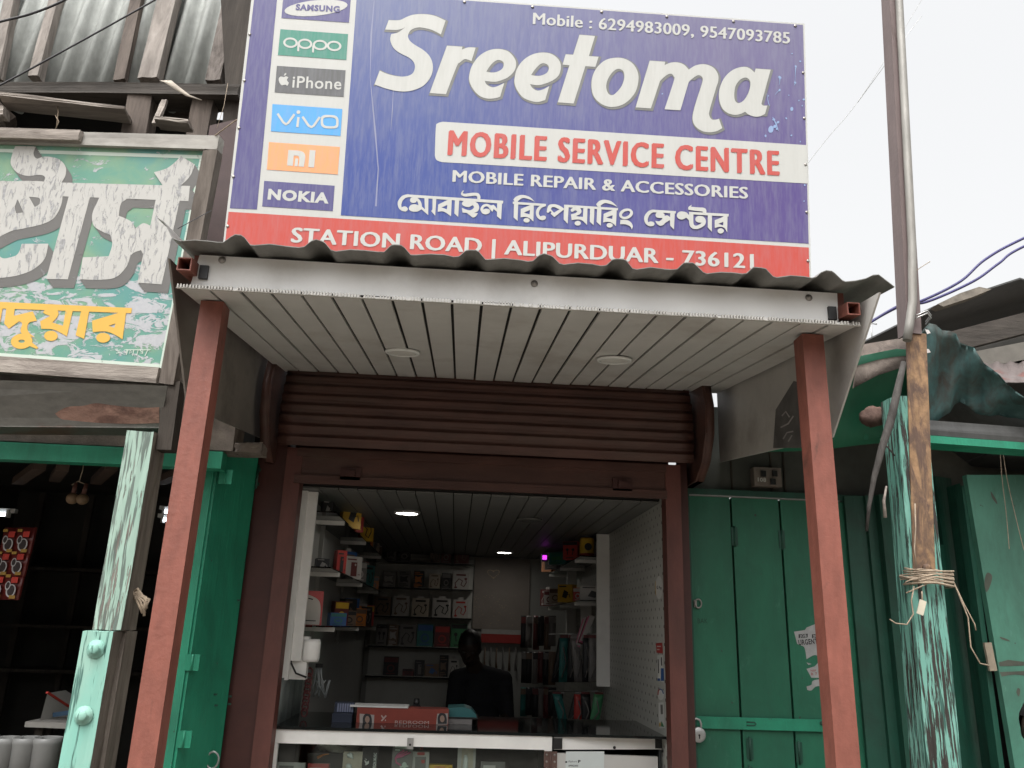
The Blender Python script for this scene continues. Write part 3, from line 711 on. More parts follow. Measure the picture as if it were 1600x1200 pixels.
P = plate([(219, 606), (521, 627), (512, 744), (210, 723)], SORNG)
ar = Art(SP, .0014); ar.poly(['302,640* 345,643 366,650 374,668 368,712* 345,710* 349,680 344,666 325,664* 321,708* 296,706*'], z1); ar.poly([[(332, 676), (345, 677), (341, 710), (328, 709)], ], z1)
ar.poly([[(393, 640), (418, 642), (412, 715), (387, 713)]], z1); ar.build('logo_lettering', SLET, P)
P = plate([(199, 771), (499, 792), (491, 900), (190, 880)], SPURP)
ar = Art(SP, .0014); t1(ar, 'NOKIA', (213, 848), (473, 866), 42, .05); ar.build('logo_lettering', SLET, P)
# ------------------------------------------------------------------ left neighbour: painted signboard
u = Vector((.98178815, -.17525666, -.07332896)); v = Vector((.05799557, -.09107168, .99415414))
LP = Plane(atY(345, 213, 2.60), u, v)
cr = LP.uv(345, 213); cb = LP.uv(272, 602)
LW, LH = 2.6, cr[1]-cb[1]
ls = thing('painted_signboard', 'old green hand painted signboard with flaking white and yellow lettering in a wooden frame', 'sign', LP.world(-LW/2, -LH, -.03))
pb = NB('brushed_green_sign_paint')
c_ = pb.mix(pb.ramp(pb.noise(3.0, (1, 1, 1.6), 4, .6, 1.5), .38, .62), (.10, .245, .185), (.165, .275, .175))
c_ = pb.mix(pb.ramp(pb.noise(2.2, (1.3, 1, 1.3), 3, .6, .5), .46, .62), c_, (.085, .23, .21))
z_ = pb.sep()[2]
band = pb.ramp(pb.math('ABSOLUTE', pb.math('SUBTRACT', z_, .13), 0), .04, .26, True)
pk = pb.ramp(pb.math('ADD', pb.noise(12, (1, 1, 2.2), 9, .7, .8), pb.math('MULTIPLY', band, .13)), .595, .625)
c_ = pb.mix(pk, c_, pb.mix(pb.noise(90, (1, 1, 1), 3), (.30, .31, .33), (.42, .42, .43)))
pb.bump(pk, .5, .003); LGREEN = pb.done(c_, .6)
def flaky(name, c, under, lo, scale=14, st=(1, 1, 1)):
    b = NB(name); f = b.noise(scale, st, 9, .72, 1.2)
    m_ = b.ramp(f, lo, lo+.03)
    col = b.mix(m_, b.mix(b.noise(7), tuple(v*.85 for v in c), c), b.mix(b.ramp(b.noise(70), .4, .6), tuple(v*.7 for v in under), under))
    b.bump(m_, .5, .003); return b.done(col, .65)
LWHITE = flaky('flaking_white_letter_paint', (.44, .43, .405), (.32, .32, .32), .545, 24, (2.2, 1, .6))
LSIDE = flaky('flaking_grey_letter_paint', (.14, .135, .128), (.2, .2, .2), .6)
LYEL = flaky('worn_yellow_letter_paint', (.62, .37, .07), (.40, .33, .2), .69, 16)
LCREAM = flaky('flaking_cream_border', (.48, .55, .48), (.26, .26, .23), .62, 11)
IN = .055
m = MB(); p, d = rect_world(LP, -LW, -.02, -LH+.02, -.02, .02, -.012); m.prism(p, d); m.build('board', LGREEN, ls)
tl = lambda x, y: (x, y)
za, zb = crop(0, 200, 4.4444), crop(0, 450, 5.714)
# cream line, then the frame of four battens
ir = LP.uv(*za(1420, 155)); ib = LP.uv(*zb(1420, 690))
ar = Art(LP, -.0112)
IW = .014
x1 = -.058; zt = -.072; zbm = -LH+.058
ar.add([(-LW, zt), (x1, zt), (x1, zt-IW), (-LW, zt-IW)], [(0, 1, 2, 3)]); ar.add([(x1-IW, zbm), (x1, zbm), (x1, zt-IW-.0005), (x1-IW, zt-IW-.0005)], [(0, 1, 2, 3)]); ar.add([(-LW, zbm), (x1-IW-.0005, zbm), (x1-IW-.0005, zbm+IW), (-LW, zbm+IW)], [(0, 1, 2, 3)])
ar.build('border_line', LCREAM, ls)
def fbar(x0, x1_, z0, z1, mat, t=.04, off=.006, j=.0012):
    m = MB(); p, d = rect_world(LP, x0, x1_, z0, z1, t, off); m.prism(p, d); return m.build('frame_batten', mat, ls, cuts=3, jitter=j)
fbar(-LW, -.002, -.055, -.001, plain('peeling_white_batten', (.29, .275, .25), .25, 14, .8, dirt=((.12, .105, .09), .9), stretch=(.3, 1, 1)))
fbar(-.055, 0, -LH+.002, -.057, WOODFV)
fbar(-LW, -.057, -LH, -LH+.056, WOODF, .05, .016)
m = MB(); p, d = rect_world(LP, -LW, LP.uv(133, 208)[0], -.044, -.004, .02, .027); m.prism(p, d); m.build('loose_strip', WOODF, ls, cuts=2, jitter=.002)
# letters
LET = [
 ['-300,352* 440,372* 1312,395* 1300,500* -300,440*'],
 ['95,118* 240,120* 222,170 245,205 300,190 390,205 442,255 445,320 395,402* 290,372* 302,335 268,318 180,325 105,300 63,240 75,170'],
 ['-160,400* 0,388 80,365 200,360 330,372 410,425 420,505 370,612 280,662 150,692 60,712 -60,775* -160,780*', '90,540* 112,488* 152,580* 100,586*', '190,470* 262,480 262,520 230,542*'],
 ['-160,815* -60,830* 0,895 60,892 112,868 140,798* 325,797* 300,900 230,970 140,1010 30,1032 -160,1050*'],
 ['475,440* 620,455* 460,1045* 310,1042* 420,640*'],
 ['720,440 660,520 630,600 642,672 700,712 755,735* 770,800 745,885* 565,892* 540,1045* 700,1048 800,1028 870,955 905,872 970,842* 985,870* 945,1068* 1115,1080* 1245,470* 1080,455* 1035,672* 985,655 930,692* 900,642 815,602* 830,520 870,485 900,430*'],
 ['1060,300* 1150,272 1215,222 1245,185* 1345,245* 1310,330 1230,408* 1135,412*']]
an = Art(LP, -.0108)
for k_ in range(6):
    f_ = (6-k_)/6
    for lp in LET: an.poly([outline(l) for l in lp[:1]], lambda x, y: za(x+40*f_, y+60*f_))
an.build('letter_side', LSIDE, ls)
an = Art(LP, -.0085)
for lp in LET: an.poly(lp, za)
an.build('lettering', LWHITE, ls)
YEL = [['-90,112* 1162,170* 1156,217* -90,172*'],
 ['40,160* 115,165* 105,240* 275,200* 312,285* 245,300 225,345 240,390 290,432* 190,408 163,370 180,310 150,290* 60,357* 18,310*'],
 [ellipse(175, 468, 97, 68, -.1), ellipse(175, 468, 28, 14)], ['240,458* 325,525* 308,537* 220,500*'],
 ['365,210* 405,160* 480,165* 505,215 490,255 450,300* 545,330* 575,160* 640,162* 580,425* 500,380 440,360 350,357* 340,290* 430,242* 385,225*'], [ellipse(437, 420, 61, 46)],
 ['715,165* 786,168* 735,447* 658,415*'],
 ['805,285* 1040,215* 1045,172* 1116,176* 1078,452* 1000,405 920,380 812,387*', '955,330* 1015,310* 1005,347*'], [ellipse(905, 437, 63, 44)],
 ['-60,170* 5,172* -40,420* -110,400*']]
ar = Art(LP, -.0105)
for lp in YEL: ar.poly(lp, zb)
ar.build('town_lettering', LYEL, ls)
ar = Art(LP, -.0105)
for st in ([(1020, 552), (1050, 548), (1040, 575)], [(1020, 575), (1060, 570)], [(1074, 556), (1076, 560)], [(1074, 572), (1078, 578)], [(1095, 545), (1120, 540), (1108, 575)], [(1128, 545), (1112, 590)], [(1112, 545), (1330, 545)], [(1150, 545), (1140, 580), (1165, 560)], [(1180, 545), (1168, 600)], [(1220, 545), (1205, 595)], [(1235, 548), (1262, 575)], [(1262, 545), (1258, 580), (1240, 572)], [(1305, 545), (1280, 600)]):
    ar.poly([ribbon(st, 7)], zb)
ar.build('signature', LCREAM, ls)

# ------------------------------------------------------------------ left neighbour: building
lb = thing('left_shop_building', 'weathered wooden shop with an upper storey of rusty corrugated sheet', 'building', (-1.9, 3.6, .14))
# lintel and green header
z0 = atY(0, 668, 3.02).z; z1_ = atY(0, 612, 3.02).z
m = MB(); m.span(-3.2, -.87, 3.02, 3.14, atY(0, 689, 3.02).z+.001, z1_+.1); m.span(-.869, -.77, 3.03, 3.13, atY(0, 689, 3.02).z+.001, atY(0, 672, 3.02).z); m.build('lintel', CONC, lb, cuts=3, jitter=.004)
m = MB(); m.span(-3.2, -.90, 3.0, 3.06, atY(0, 717, 3.0).z, atY(0, 690, 3.0).z); m.build('header', GREENL, lb, bevel=.004)
m = MB(); m.span(-3.2, -2.95, 3.0, 3.1, .14, atY(0, 717, 3.0).z); m.build('door_post', GREENL, lb)
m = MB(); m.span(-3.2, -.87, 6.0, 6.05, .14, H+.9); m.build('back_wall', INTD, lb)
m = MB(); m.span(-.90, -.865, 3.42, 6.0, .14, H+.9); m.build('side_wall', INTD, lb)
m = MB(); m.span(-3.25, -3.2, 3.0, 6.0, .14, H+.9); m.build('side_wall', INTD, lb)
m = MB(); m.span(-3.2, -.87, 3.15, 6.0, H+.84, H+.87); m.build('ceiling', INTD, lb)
for q0, q1 in (((28, 752), (62, 728)), ((86, 748), (98, 730)), ((150, 752), (175, 728)), ((200, 750), (225, 725)), ((250, 752), (282, 738))):
    a_, b_ = atY(*q0, 3.7), atY(*q1, 3.2); m = MB(); m.bar(a_, b_, .045, .03); m.build('rafter', plain('dark_brown_rafter', (.05, .03, .02), .2), lb)
# flashing under the sign: goes along the sign's direction
uf = Vector((.985, -.12, -.01)).normalized()
FP = Plane(atY(250, 632, 2.66), uf, (0, 0, 1))
m = MB(); q = [FP.at(0, 594), FP.at(262, 603), FP.at(250, 667), FP.at(0, 665)]
e_ = (q[0]-q[1])
q[0] += e_*3; q[3] += (q[3]-q[2])*3
for i_ in (2, 3): q[i_] = CAM + (q[i_]-CAM)*1.022
nn = Vector((0, .05, 0))
m.prism(q, (0, .004, 0)); m.prism([q[3]+Vector((0, -.0005, 0)), q[2]+Vector((0, -.0005, 0)), q[2]+Vector((0, .11, -.002)), q[3]+Vector((0, .11, -.002))], (0, 0, -.004)); m.build('flashing', RUSTBEAM, lb)
ar = Art(Plane(q[2], q[1]-q[0], q[1]-q[2]), .001)
ar.poly([outline('86,650* 105,640 130,638 150,634 175,637 205,640 230,641 249,640* 249,665* 200,666 140,664 100,660')], lambda x, y: (x, y-4))
ar.build('rust_stain', rusty('brown_rust_patch', (.17, .095, .07), (.11, .055, .04), .45, .6, 14, (.6, 1, 1), .85, bump=.6), lb)
m = MB(); m.bar(FP.at(258, 600)+Vector((.012, .06, .02)), FP.at(246, 690)+Vector((.012, .06, -.02)), .05, .06, (0, 1, 0)); m.build('corner_post', WOODD, lb)
# upper wall: corrugated sheet leaning back a little
ud = Vector((1, .0, 0)).normalized()
UP = Plane(atY(180, 150, 3.1), (.992, -.12, 0), (.03, .12, 1))
def corr_wall(pl, x0, x1, z0, z1, pitch, amp, name, mat, par):
    xs = []; x = x0
    while x < x1: xs.append(x); x += pitch/8
    m = MB(); m.sheet([[pl.world(x, z, amp*math.sin(x/pitch*2*math.pi)) for x in xs] for z in (z0, (z0+z1)/2, z1)], -pl.n*.002); return m.build(name, mat, par)
xl = UP.uv(-60, 100)[0]; xr = UP.uv(392, 130)[0]; zt_ = UP.uv(180, -80)[1]; zbm_ = UP.uv(250, 172)[1]
corr_wall(UP, xl-2.5, xr+.02, zbm_, zt_+.25, .098, .02, 'corrugated_wall', CORR, lb)
def batten(pl, q0, q1, wd, th, mat, name='wall_batten', ext=.25, off=.02):
    a_, b_ = pl.uv(*q0), pl.uv(*q1); a_ = Vector(a_); b_ = Vector(b_); d_ = (a_-b_).normalized(); a_ = a_+d_*ext
    b_ = b_-d_*.05; P0, P1 = pl.world(*a_, off+th/2), pl.world(*b_, off+th/2)
    m = MB(); m.bar(P0, P1, wd, th, pl.n); return m.build(name, mat, lb, cuts=3, jitter=.002)
WOODP = wood('pale_weathered_wood', (.14, .12, .105), (.33, .295, .265))
batten(UP, (30, 0), (5, 122), .05, .045, WOODP); batten(UP, (100, 0), (68, 122), .045, .045, WOODP)
batten(UP, (222, 0), (197, 124), .05, .03, WOODB); batten(UP, (275, 0), (245, 126), .085, .05, WOODP)
batten(UP, (372, 0), (345, 130), .065, .05, wood('bark_edged_wood', (.05, .04, .034), (.23, .20, .18), (1, 1, .3), 26, 1.0))
# horizontal beam, posts, lumber in the gap under the wall
BP = planeY(2.93)
q = [None, atY(374, 131, 2.90)]; q[0] = atZ(-700, 122, q[1].z)
m = MB(); m.hexa([q[0]+Vector((0, 0, -.052)), q[1]+Vector((0, 0, -.052)), q[1]+Vector((0, .12, -.052)), q[0]+Vector((0, .12, -.052)), q[0], q[1], q[1]+Vector((0, .12, 0)), q[0]+Vector((0, .12, 0))]); m.build('cross_beam', WOODH, lb, cuts=4, jitter=.003)
for a_, b_, wd in (((225, 150), (215, 215), .10), ((325, 150), (312, 215), .085)):
    P0, P1 = atY(*a_, 2.99), atY(*b_, 2.99); P1 = P1 + (P1-P0)*1.0
    m = MB(); m.bar(P0, P1, wd, .08, (0, 1, 0)); m.build('wall_post', WOODB, lb, cuts=3, jitter=.003)
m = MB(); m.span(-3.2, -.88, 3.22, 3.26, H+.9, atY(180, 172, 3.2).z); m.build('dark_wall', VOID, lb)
m = MB(); m.prism([atY(*q, 2.9) for q in ((328, 196), (371, 186), (345, 420), (290, 440))], (0, .05, 0)); m.build('red_panel', plain('maroon_wood', (.055, .032, .03), .2, 10, .7), lb)
m = MB(); m.prism([atY(*q, 2.95) for q in ((345, 0), (400, -40), (372, 240), (360, 330), (340, 300), (352, 130))], (0, .05, 0)); m.build('end_board', WOODD, lb)
def lumber(name, q0, q1, Y0, Y1, wd, th, mat, lab):
    m = MB(); m.bar(atY(*q0, Y0), atY(*q1, Y1), wd, th); o = m.build(name, mat, cuts=3, jitter=.002); tag(o, lab, 'lumber', 'loose lumber lying in the gap above the green sign')
lumber('loose_plank', (5, 158), (200, 180), 2.85, 2.9, .10, .016, WOODF, 'long pale edged plank slanting down to the right above the green sign')
lumber('loose_plank', (40, 156), (210, 158), 3.05, 3.05, .06, .018, WOODF, 'thin pale strip lying level just under the dark beam')
lumber('loose_plank', (246, 192), (298, 197), 2.88, 2.88, .07, .016, WOODF, 'short flat board behind the top right of the green sign')
lumber('loose_plank', (250, 170), (322, 174), 3.12, 3.12, .03, .09, WOODB, 'brown sawn board under the window of corrugated sheet')
lumber('loose_plank', (242, 195), (258, 158), 2.9, 2.95, .022, .02, WOODF, 'thin bent stick propped upright beside the short flat board')
lumber('loose_plank', (-30, 150), (18, 195), 2.85, 2.9, .07, .05, WOODB, 'stubby brown block at the left end of the dark gap')
lumber('loose_plank', (-30, 180), (10, 178), 2.84, 2.84, .05, .04, WOODF, 'grey board end poking in at the left edge above the sign')
m = MB(); m.sheet([[atY(249, 126, 2.895), atY(257, 129, 2.885), atY(272, 139, 2.88), atY(290, 150, 2.885), atY(314, 157, 2.90)], [atY(268, 126, 2.895), atY(274, 131, 2.887), atY(284, 139, 2.882), atY(297, 149, 2.888), atY(316, 156.5, 2.90)]], Vector((0, -.002, 0)))
tag(m.build('cloth_strip', plain('dirty_cloth', (.33, .29, .24), .25, 20, .9)), 'pale rag strip tied round the dark wooden beam', 'rag')
m = MB(); m.tube([atY(88, 158, 2.86), atY(91, 175, 2.85), atY(88, 200, 2.855)], .0022, 5); m.tube([atY(86, 180, 2.85), atY(92, 190, 2.85), atY(86, 203, 2.855)], .0018, 5)
tag(m.build('loose_string', ROPE), 'pale string hanging in the dark gap above the green sign', 'string')
# aqua post of two pieces
pc0, pc1 = atY(126, 1190, 2.66), atY(214, 690, 2.66)
lp_ = thing('timber_post', 'thick timber post with flaking pale aqua paint and two big bolts', 'post', (pc0.x, 2.70, .14))
zs = atY(150, 985, 2.64).z; zt_ = atY(214, 671, 2.64).z
xa, xb = atY(141, 985, 2.66).x, atY(186, 985, 2.66).x
m = MB(); m.span(xa+.004, xb+.006, 2.66, 2.78, zs+.002, zt_); m.build('upper_timber', [AQUAOLD, WOODG], lp_, cuts=4, jitter=.0022, side=True)
m = MB(); m.span(xa-.012, xb-.006, 2.635, 2.70, .141, zs-.002); m.build('lower_timber', [AQUA, WOODG], lp_, cuts=4, jitter=.0015, side=True)
m = MB(); m.span(xa+.02, xb+.006, 2.702, 2.79, .141, zs-.001); m.build('inner_timber', WOODG, lp_, cuts=3, jitter=.002)
for q in ((150, 1014), (131, 1118)):
    c = atY(*q, 2.633); m = MB(); m.lathe((c.x, 2.634, c.z), [(.026, 0), (.026, .004), (.016, .0045), (.016, .017), (.012, .02), (.003, .021)], 6, 'Y'); m.lathe((c.x, 2.6345, c.z), [(.027, 0), (.027, .004), (.02, .0042)], 20, 'Y'); m.build('bolt', AQUA, lp_)
c = atY(212, 932, 2.72); m = MB()
for k_ in range(7):
    a_ = Vector((c.x-.02+random.uniform(-.01, .01), c.y, c.z+random.uniform(-.015, .015)))
    m.tube([a_, a_+Vector((.02, -.01, .015)), a_+Vector((.05+random.uniform(-.01, .01), -.01, random.uniform(-.03, .015))), a_+Vector((.055+random.uniform(-.015, .01), -.01, random.uniform(-.05, -.01)))], .0045, 6)
tag(m.build('rope_knot', ROPE), 'frayed knot of old jute rope on the side of the aqua post', 'rope')
# folding green door leaf
A = atY(347, 682, 3.08); B = atY(405, 706, 3.33); zt_ = A.z
fd = thing('folding_door', 'open green folding door leaf with small hinges beside the red pier', 'door', ((A.x+B.x)/2, (A.y+B.y)/2, .14))
dn = Vector((B.x-A.x, B.y-A.y, 0)); perp = Vector((-dn.y, dn.x, 0)).normalized()*.03
m = MB(); m.hexa([Vector((p.x, p.y, .142)) for p in (A, B, B+perp, A+perp)] + [A, B, B+perp, A+perp]); m.build('leaf', GREENL, fd, bevel=.004)
A2 = A + Vector((-.012, -.002, 0)); A3 = A2+Vector((-.042, .012, 0)); perp2 = Vector((.0, .30, 0))
m = MB(); m.hexa([Vector((p.x, p.y, z)) for z in (.142, zt_-.004) for p in (A3, A2, A2+perp2+Vector((.02, 0, 0)), A3+perp2+Vector((.02, 0, 0)))]); m.build('leaf', GREENL, fd, bevel=.004)
for q in ((300, 1035), (352, 745), (287, 1155)):
    dY = A.y-.004; c = atY(*q, dY); m = MB(); m.box((c.x-.012, c.y, c.z), (.022, .004, .055)); m.box((c.x+.014, c.y, c.z), (.024, .004, .055)); m.cyl((c.x+.001, c.y-.003, c.z-.028), (c.x+.001, c.y-.003, c.z+.028), .004, 8); m.build('hinge', GREENL, fd)
DP = Plane(A, dn, (0, 0, 1))
for q, ln in (((400, 745), .10),):
    c = DP.at(*q)+DP.n*.006; m = MB(); m.cyl(c+Vector((0, 0, -ln/2)), c+Vector((0, 0, ln/2)), .005, 8); m.box(c+Vector((0, .004, .03)), (.02, .004, .012)); m.box(c+Vector((0, .004, -.03)), (.02, .004, .012)); m.build('bolt_latch', GREENK, fd)
c = DP.at(328, 1187)+DP.n*.012; m = MB(); m.tube([c+Vector((.022*math.cos(t), -.004, .028*math.sin(t))) for t in [k_*math.pi/8 for k_ in range(17)]], .004, 6, caps=False); m.build('pull_ring', STEEL, fd)
for q in ((335, 1085), (358, 1088), (336, 1102), (357, 1100), (372, 938)):
    c = DP.at(*q); m = MB(); m.box(c+DP.n*.004, (.012, .008, .006)); m.build('staple', GREENK, fd)
# inside the left shop
TUBE = emit('fluorescent_tube', (.85, .92, 1.0), 3)
for q0, q1, Y, lab in (((256, 799), (332, 806), 4.6, 'lit tube light, upper of the pair between the aqua and red posts'), ((254, 812), (332, 816), 4.3, 'lit tube light, lower of the pair between the aqua and red posts'), ((-40, 802), (12, 804), 4.4, 'lit tube light end at the left edge above the red sachet strips')):
    a_, b_ = atY(*q0, Y), atY(*q1, Y)
    r = thing('tube_light', lab, 'lamp', (a_+b_)/2, 'fluorescent tubes in the left shop')
    m = MB(); m.cyl(a_, b_, .010, 10); m.build('tube', TUBE, r)
    m = MB(); m.bar(a_+Vector((-.03, .02, .022)), b_+Vector((.03, .02, .022)), .03, .02); m.build('fitting', WHITE, r)
    for e_ in (a_, b_):
        m = MB(); m.box(e_+Vector((0, .005, .005)), (.012, .03, .04)); m.build('end_holder', WHITE, r)
SACH = plain('red_sachet_foil', (.10, .014, .012), .2, 20, .35); SAY = plain('yellow_print', (.28, .16, .03), .2); SAB = plain('dark_print', (.03, .02, .02), .2); SAW = plain('white_print', (.35, .33, .33), .2); SAR = plain('bright_red_print', (.38, .03, .02), .2)
for k_, (yy, xx, rank) in enumerate(((824, 56, 'top'), (859, 47, 'middle'), (895, 38, 'bottom'))):
    PL = Plane(atY(xx, yy, 3.5), (.93, -.37, 0), (0, .03, 1))
    x0, z0 = PL.uv(xx, yy)
    r = thing('sachet_pack', rank+' one of three red foil packs of sachets hanging in the dark left shop', 'sachets', PL.world(x0-.1, z0-.12), 'red sachet packs in the left shop')
    W_, H_ = .17, .108
    m = MB(); m.sheet([[PL.world(x0-W_+W_*i/6, z0-H_*j/2, .006*math.sin(i*2.1)) for i in range(7)] for j in range(3)], -PL.n*.008); m.build('foil_strip', SACH, r)
    ar = Art(PL, .009)
    for ox in (.02, .10):
        cx_, cy_ = x0-W_+ox, z0-H_
        ar.add(*fill2d([ellipse(cx_+.03, cy_+.035, .026, .026)]), mi=1); ar.add(*fill2d([ellipse(cx_+.03, cy_+.036, .019, .021)]), mi=2); ar.add(*fill2d([ellipse(cx_+.008, cy_+.055, .014, .018)]), mi=1); ar.add(*fill2d([ellipse(cx_+.008, cy_+.056, .010, .013)]), mi=2); ar.add(*fill2d([[(cx_+.02, cy_+.066), (cx_+.055, cy_+.066), (cx_+.055, cy_+.09), (cx_+.02, cy_+.09)]]), mi=3)
        ar.add(*fill2d([[(cx_+.028, cy_+.004), (cx_+.06, cy_+.004), (cx_+.06, cy_+.017), (cx_+.028, cy_+.017)]]), mi=0); ar.add(*fill2d([[(cx_-.014, cy_+.088), (cx_+.012, cy_+.088), (cx_+.012, cy_+.1), (cx_-.014, cy_+.1)]]), mi=0)
    ar.m.build('printed_picture', [SAY, SAW, SAB, SAR], r)
r = thing('hanging_ornament', 'pair of brown wooden balls hanging from a nail under the green header', 'ornament', atY(122, 790, 3.35))
BALL = plain('brown_turned_wood', (.16, .10, .055), .3, 15, .6)
for q in ((113, 779), (129, 780)):
    c = atY(*q, 3.35); m = MB(); m.ball(c, .024, 1, 1, .95); m.build('ball', BALL, r)
    m = MB(); m.tube([c+Vector((0, 0, .02)), c+Vector((.004, 0, .065))], [.010, .007], 8); m.build('handle', plain('dark_handle', (.10, .04, .03)), r)
m = MB(); m.tube([atY(124, 752, 3.35), atY(129, 735, 3.3), atY(131, 722, 3.3)], .002, 5); m.tube([atY(112, 758, 3.35), atY(122, 752, 3.35), atY(132, 756, 3.35)], .002, 5); m.build('cord', ROPE, r)
r = thing('carton', 'white carton with a red edge standing on the shelf of the left shop', 'box', atY(84, 1133, 3.6))
a_, b_, c_, d_ = atY(62, 1128, 3.6), atY(108, 1130, 3.75), atY(112, 1108, 3.75), atY(74, 1083, 3.6)
m = MB(); m.prism([a_, b_, c_, d_], (.0, .16, 0)); m.build('side', plain('carton_white', (.33, .31, .29), .08), r)
m = MB(); m.bar(d_+Vector((0, -.003, .003)), c_+Vector((0, -.003, .003)), .01, .008); m.build('red_edge', SAR, r)
m = MB(); e_ = atY(83, 1117, 3.645); m.bar(e_, e_+Vector((.07, .0, .012)), .008, .018); m.build('printed_picture', plain('blue_print', (.02, .05, .09)), r)
sf = thing('display_shelf', 'pale shelf edge low in the dark left shop', 'shelf', atY(70, 1140, 3.6))
m = MB(); a_, b_ = atY(38, 1136, 3.55), atY(112, 1139, 3.55); m.hexa([a_, b_, b_+Vector((0, .45, 0)), a_+Vector((0, .45, 0)), a_+Vector((0, 0, .02)), b_+Vector((0, 0, .02)), b_+Vector((0, .45, .02)), a_+Vector((0, .45, .02))]); m.build('board', plain('pale_shelf', (.22, .21, .19)), sf)
m = MB(); m.span(a_.x+.02, a_.x+.05, 3.6, 3.63, .14, a_.z); m.span(b_.x-.05, b_.x-.02, 3.6, 3.63, .14, a_.z); m.build('leg', WOODD, sf)
TUB = plain('grey_plastic_tub', (.14, .14, .135), .1, 8, .45)
for k_, px in enumerate((12, 44, 76)):
    c = atY(px, 1152, 3.30); m = MB(); m.lathe((c.x, c.y, c.z-.22), [(.040, 0), (.047, .19), (.050, .20), (.050, .22), (.045, .221), (.04, .19)], 24)
    tag(m.build('tub', TUB), ('leftmost', 'middle', 'rightmost')[k_]+' of three grey tubs standing in a row at the bottom of the left shop', 'tub', 'grey tubs in the left shop')
m = MB(); m.span(-2.2, -.98, 3.22, 3.9, .14, atY(44, 1152, 3.30).z-.222); tag(m.build('shop_bench', WOODD, bevel=.01), 'dark wooden bench under the grey tubs in the left shop', 'bench')
for k_, (xx, Y) in enumerate(((40, 5.8), (120, 5.8), (190, 5.8))):
    c = atY(xx, 900, Y); m = MB(); m.span(c.x-.02, c.x+.02, Y, Y+.03, .14, H+.8); m.build('stud', WOODD, lb)
for yy in (890, 980, 1050):
    a_ = atY(40, yy, 5.7); m = MB(); m.span(-3.0, -.9, 5.66, 5.95, a_.z, a_.z+.02); m.build('wall_shelf', WOODD, lb)
# cables across the front of the upper storey
def cable(name, pts, r, mat, lab, n=14):
    P = [Vector(p) for p in pts]; path = []
    for i in range(len(P)-1):
        p0, p1, p2, p3 = P[max(i-1, 0)], P[i], P[i+1], P[min(i+2, len(P)-1)]
        for k_ in range(n):
            t = k_/n; path.append(.5*(2*p1 + (p2-p0)*t + (2*p0-5*p1+4*p2-p3)*t*t + (-p0+3*p1-3*p2+p3)*t**3))
    path.append(P[-1]); m = MB(); m.tube(path, r, 6); tag(m.build(name, mat), lab, 'cable')
cable('overhead_cable', [atY(-60, 52, 2.6), atY(0, 34, 2.62), atY(50, 21, 2.64), atY(103, -1, 2.66), atY(170, -40, 2.7)], .005, CABLE, 'black cable crossing the top left corner above the thinner one')
cable('overhead_cable', [atY(-60, 160, 2.6), atY(0, 133, 2.62), atY(80, 90, 2.64), atY(160, 46, 2.66), atY(242, 0, 2.68), atY(300, -34, 2.7)], .0036, CABLE, 'thin black cable slanting up over the corrugated wall to the right')
m = MB(); m.tube([atY(278, 357, 2.3), atY(300, 345, 2.35), atY(330, 329, 2.42)], .0014, 5); tag(m.build('loose_wire', CABLE), 'thin wire between the green sign frame and the awning corner', 'wire')
cable('loose_wire', [atY(336, 212, 2.6), atY(352, 200, 2.55), atY(370, 187, 2.5)], .0022, ROPE, 'thin cord from the corner of the green sign up to the blue sign')
m = MB(); m.tube([atY(356, 130, 2.9), atY(350, 165, 2.85), atY(339, 200, 2.8)], .001, 4); tag(m.build('loose_wire', ROPE), 'very thin thread hanging from the dark beam by the blue sign', 'wire')
# ------------------------------------------------------------------ right neighbour: plank doors
rb = thing('right_shop_building', 'low green wooden shop with closed plank doors right of the shutter', 'building', (1.7, 3.8, .14))
YD = 3.50
zt = atY(1200, 778, YD).z
m = MB(); m.span(.97, 2.1, YD+.03, YD+.06, zt+.004, H+1.02); m.build('upper_wall', plain('dark_green_grey_boards', (.05, .053, .045), .25, 6, .8, dirt=((.03, .028, .022), .7)), rb)
for x_ in (1146, 1208, 1228):
    a_, b_ = atY(x_-2, 700, YD), atY(x_+2, 766, YD); m = MB(); m.bar((a_.x, YD+.026, zt+.01), (a_.x, YD+.026, H+1.0), .006, .008, (0, 1, 0)); m.build('batten', WOODD, rb)
m = MB(); m.span(.97, 2.05, YD-.005, YD+.028, zt+.002, zt+.028); m.build('door_head', GREENK, rb, bevel=.003)
m = MB(); xj = atY(1063, 900, YD).x; m.span(xj, xj+.045, YD-.02, YD+.05, .142, zt); m.build('door_jamb', GREENK, rb, bevel=.003)
dr = thing('plank_door', 'closed green folding plank door with a strap bar across it', 'door', (1.45, YD, .142))
xs = [atY(1075, 900, YD).x, atY(1147, 900, YD).x, atY(1225, 900, YD).x, atY(1295, 900, YD).x, atY(1345, 900, YD).x]
for i in range(4):
    m = MB(); m.span(xs[i]+.005, xs[i+1]-.005, YD, YD+.025, .145, zt-.006-(.0 if i else .0)); m.build('leaf', GREEND, dr, bevel=.004)
m = MB(); m.span(xs[0], xs[4], YD+.02, YD+.03, .145, zt-.01); m.build('backing', VOID, dr)
zb_ = atY(1180, 1131, YD-.015).z
m = MB(); m.span(atY(1074, 1131, YD-.02).x, atY(1289, 1131, YD-.02).x, YD-.016, YD-.008, zb_-.023, zb_+.023); st = m.build('strap_bar', GREENL, dr, bevel=.002)
c = atY(1174, 1131, YD-.017); m = MB(); m.tube([c+Vector((dx, 0, dz)) for dx, dz in ((-.02, .006), (.014, .006), (.02, 0), (.014, -.006), (-.02, -.006))], .0025, 6); m.build('staple', GREENK, st)
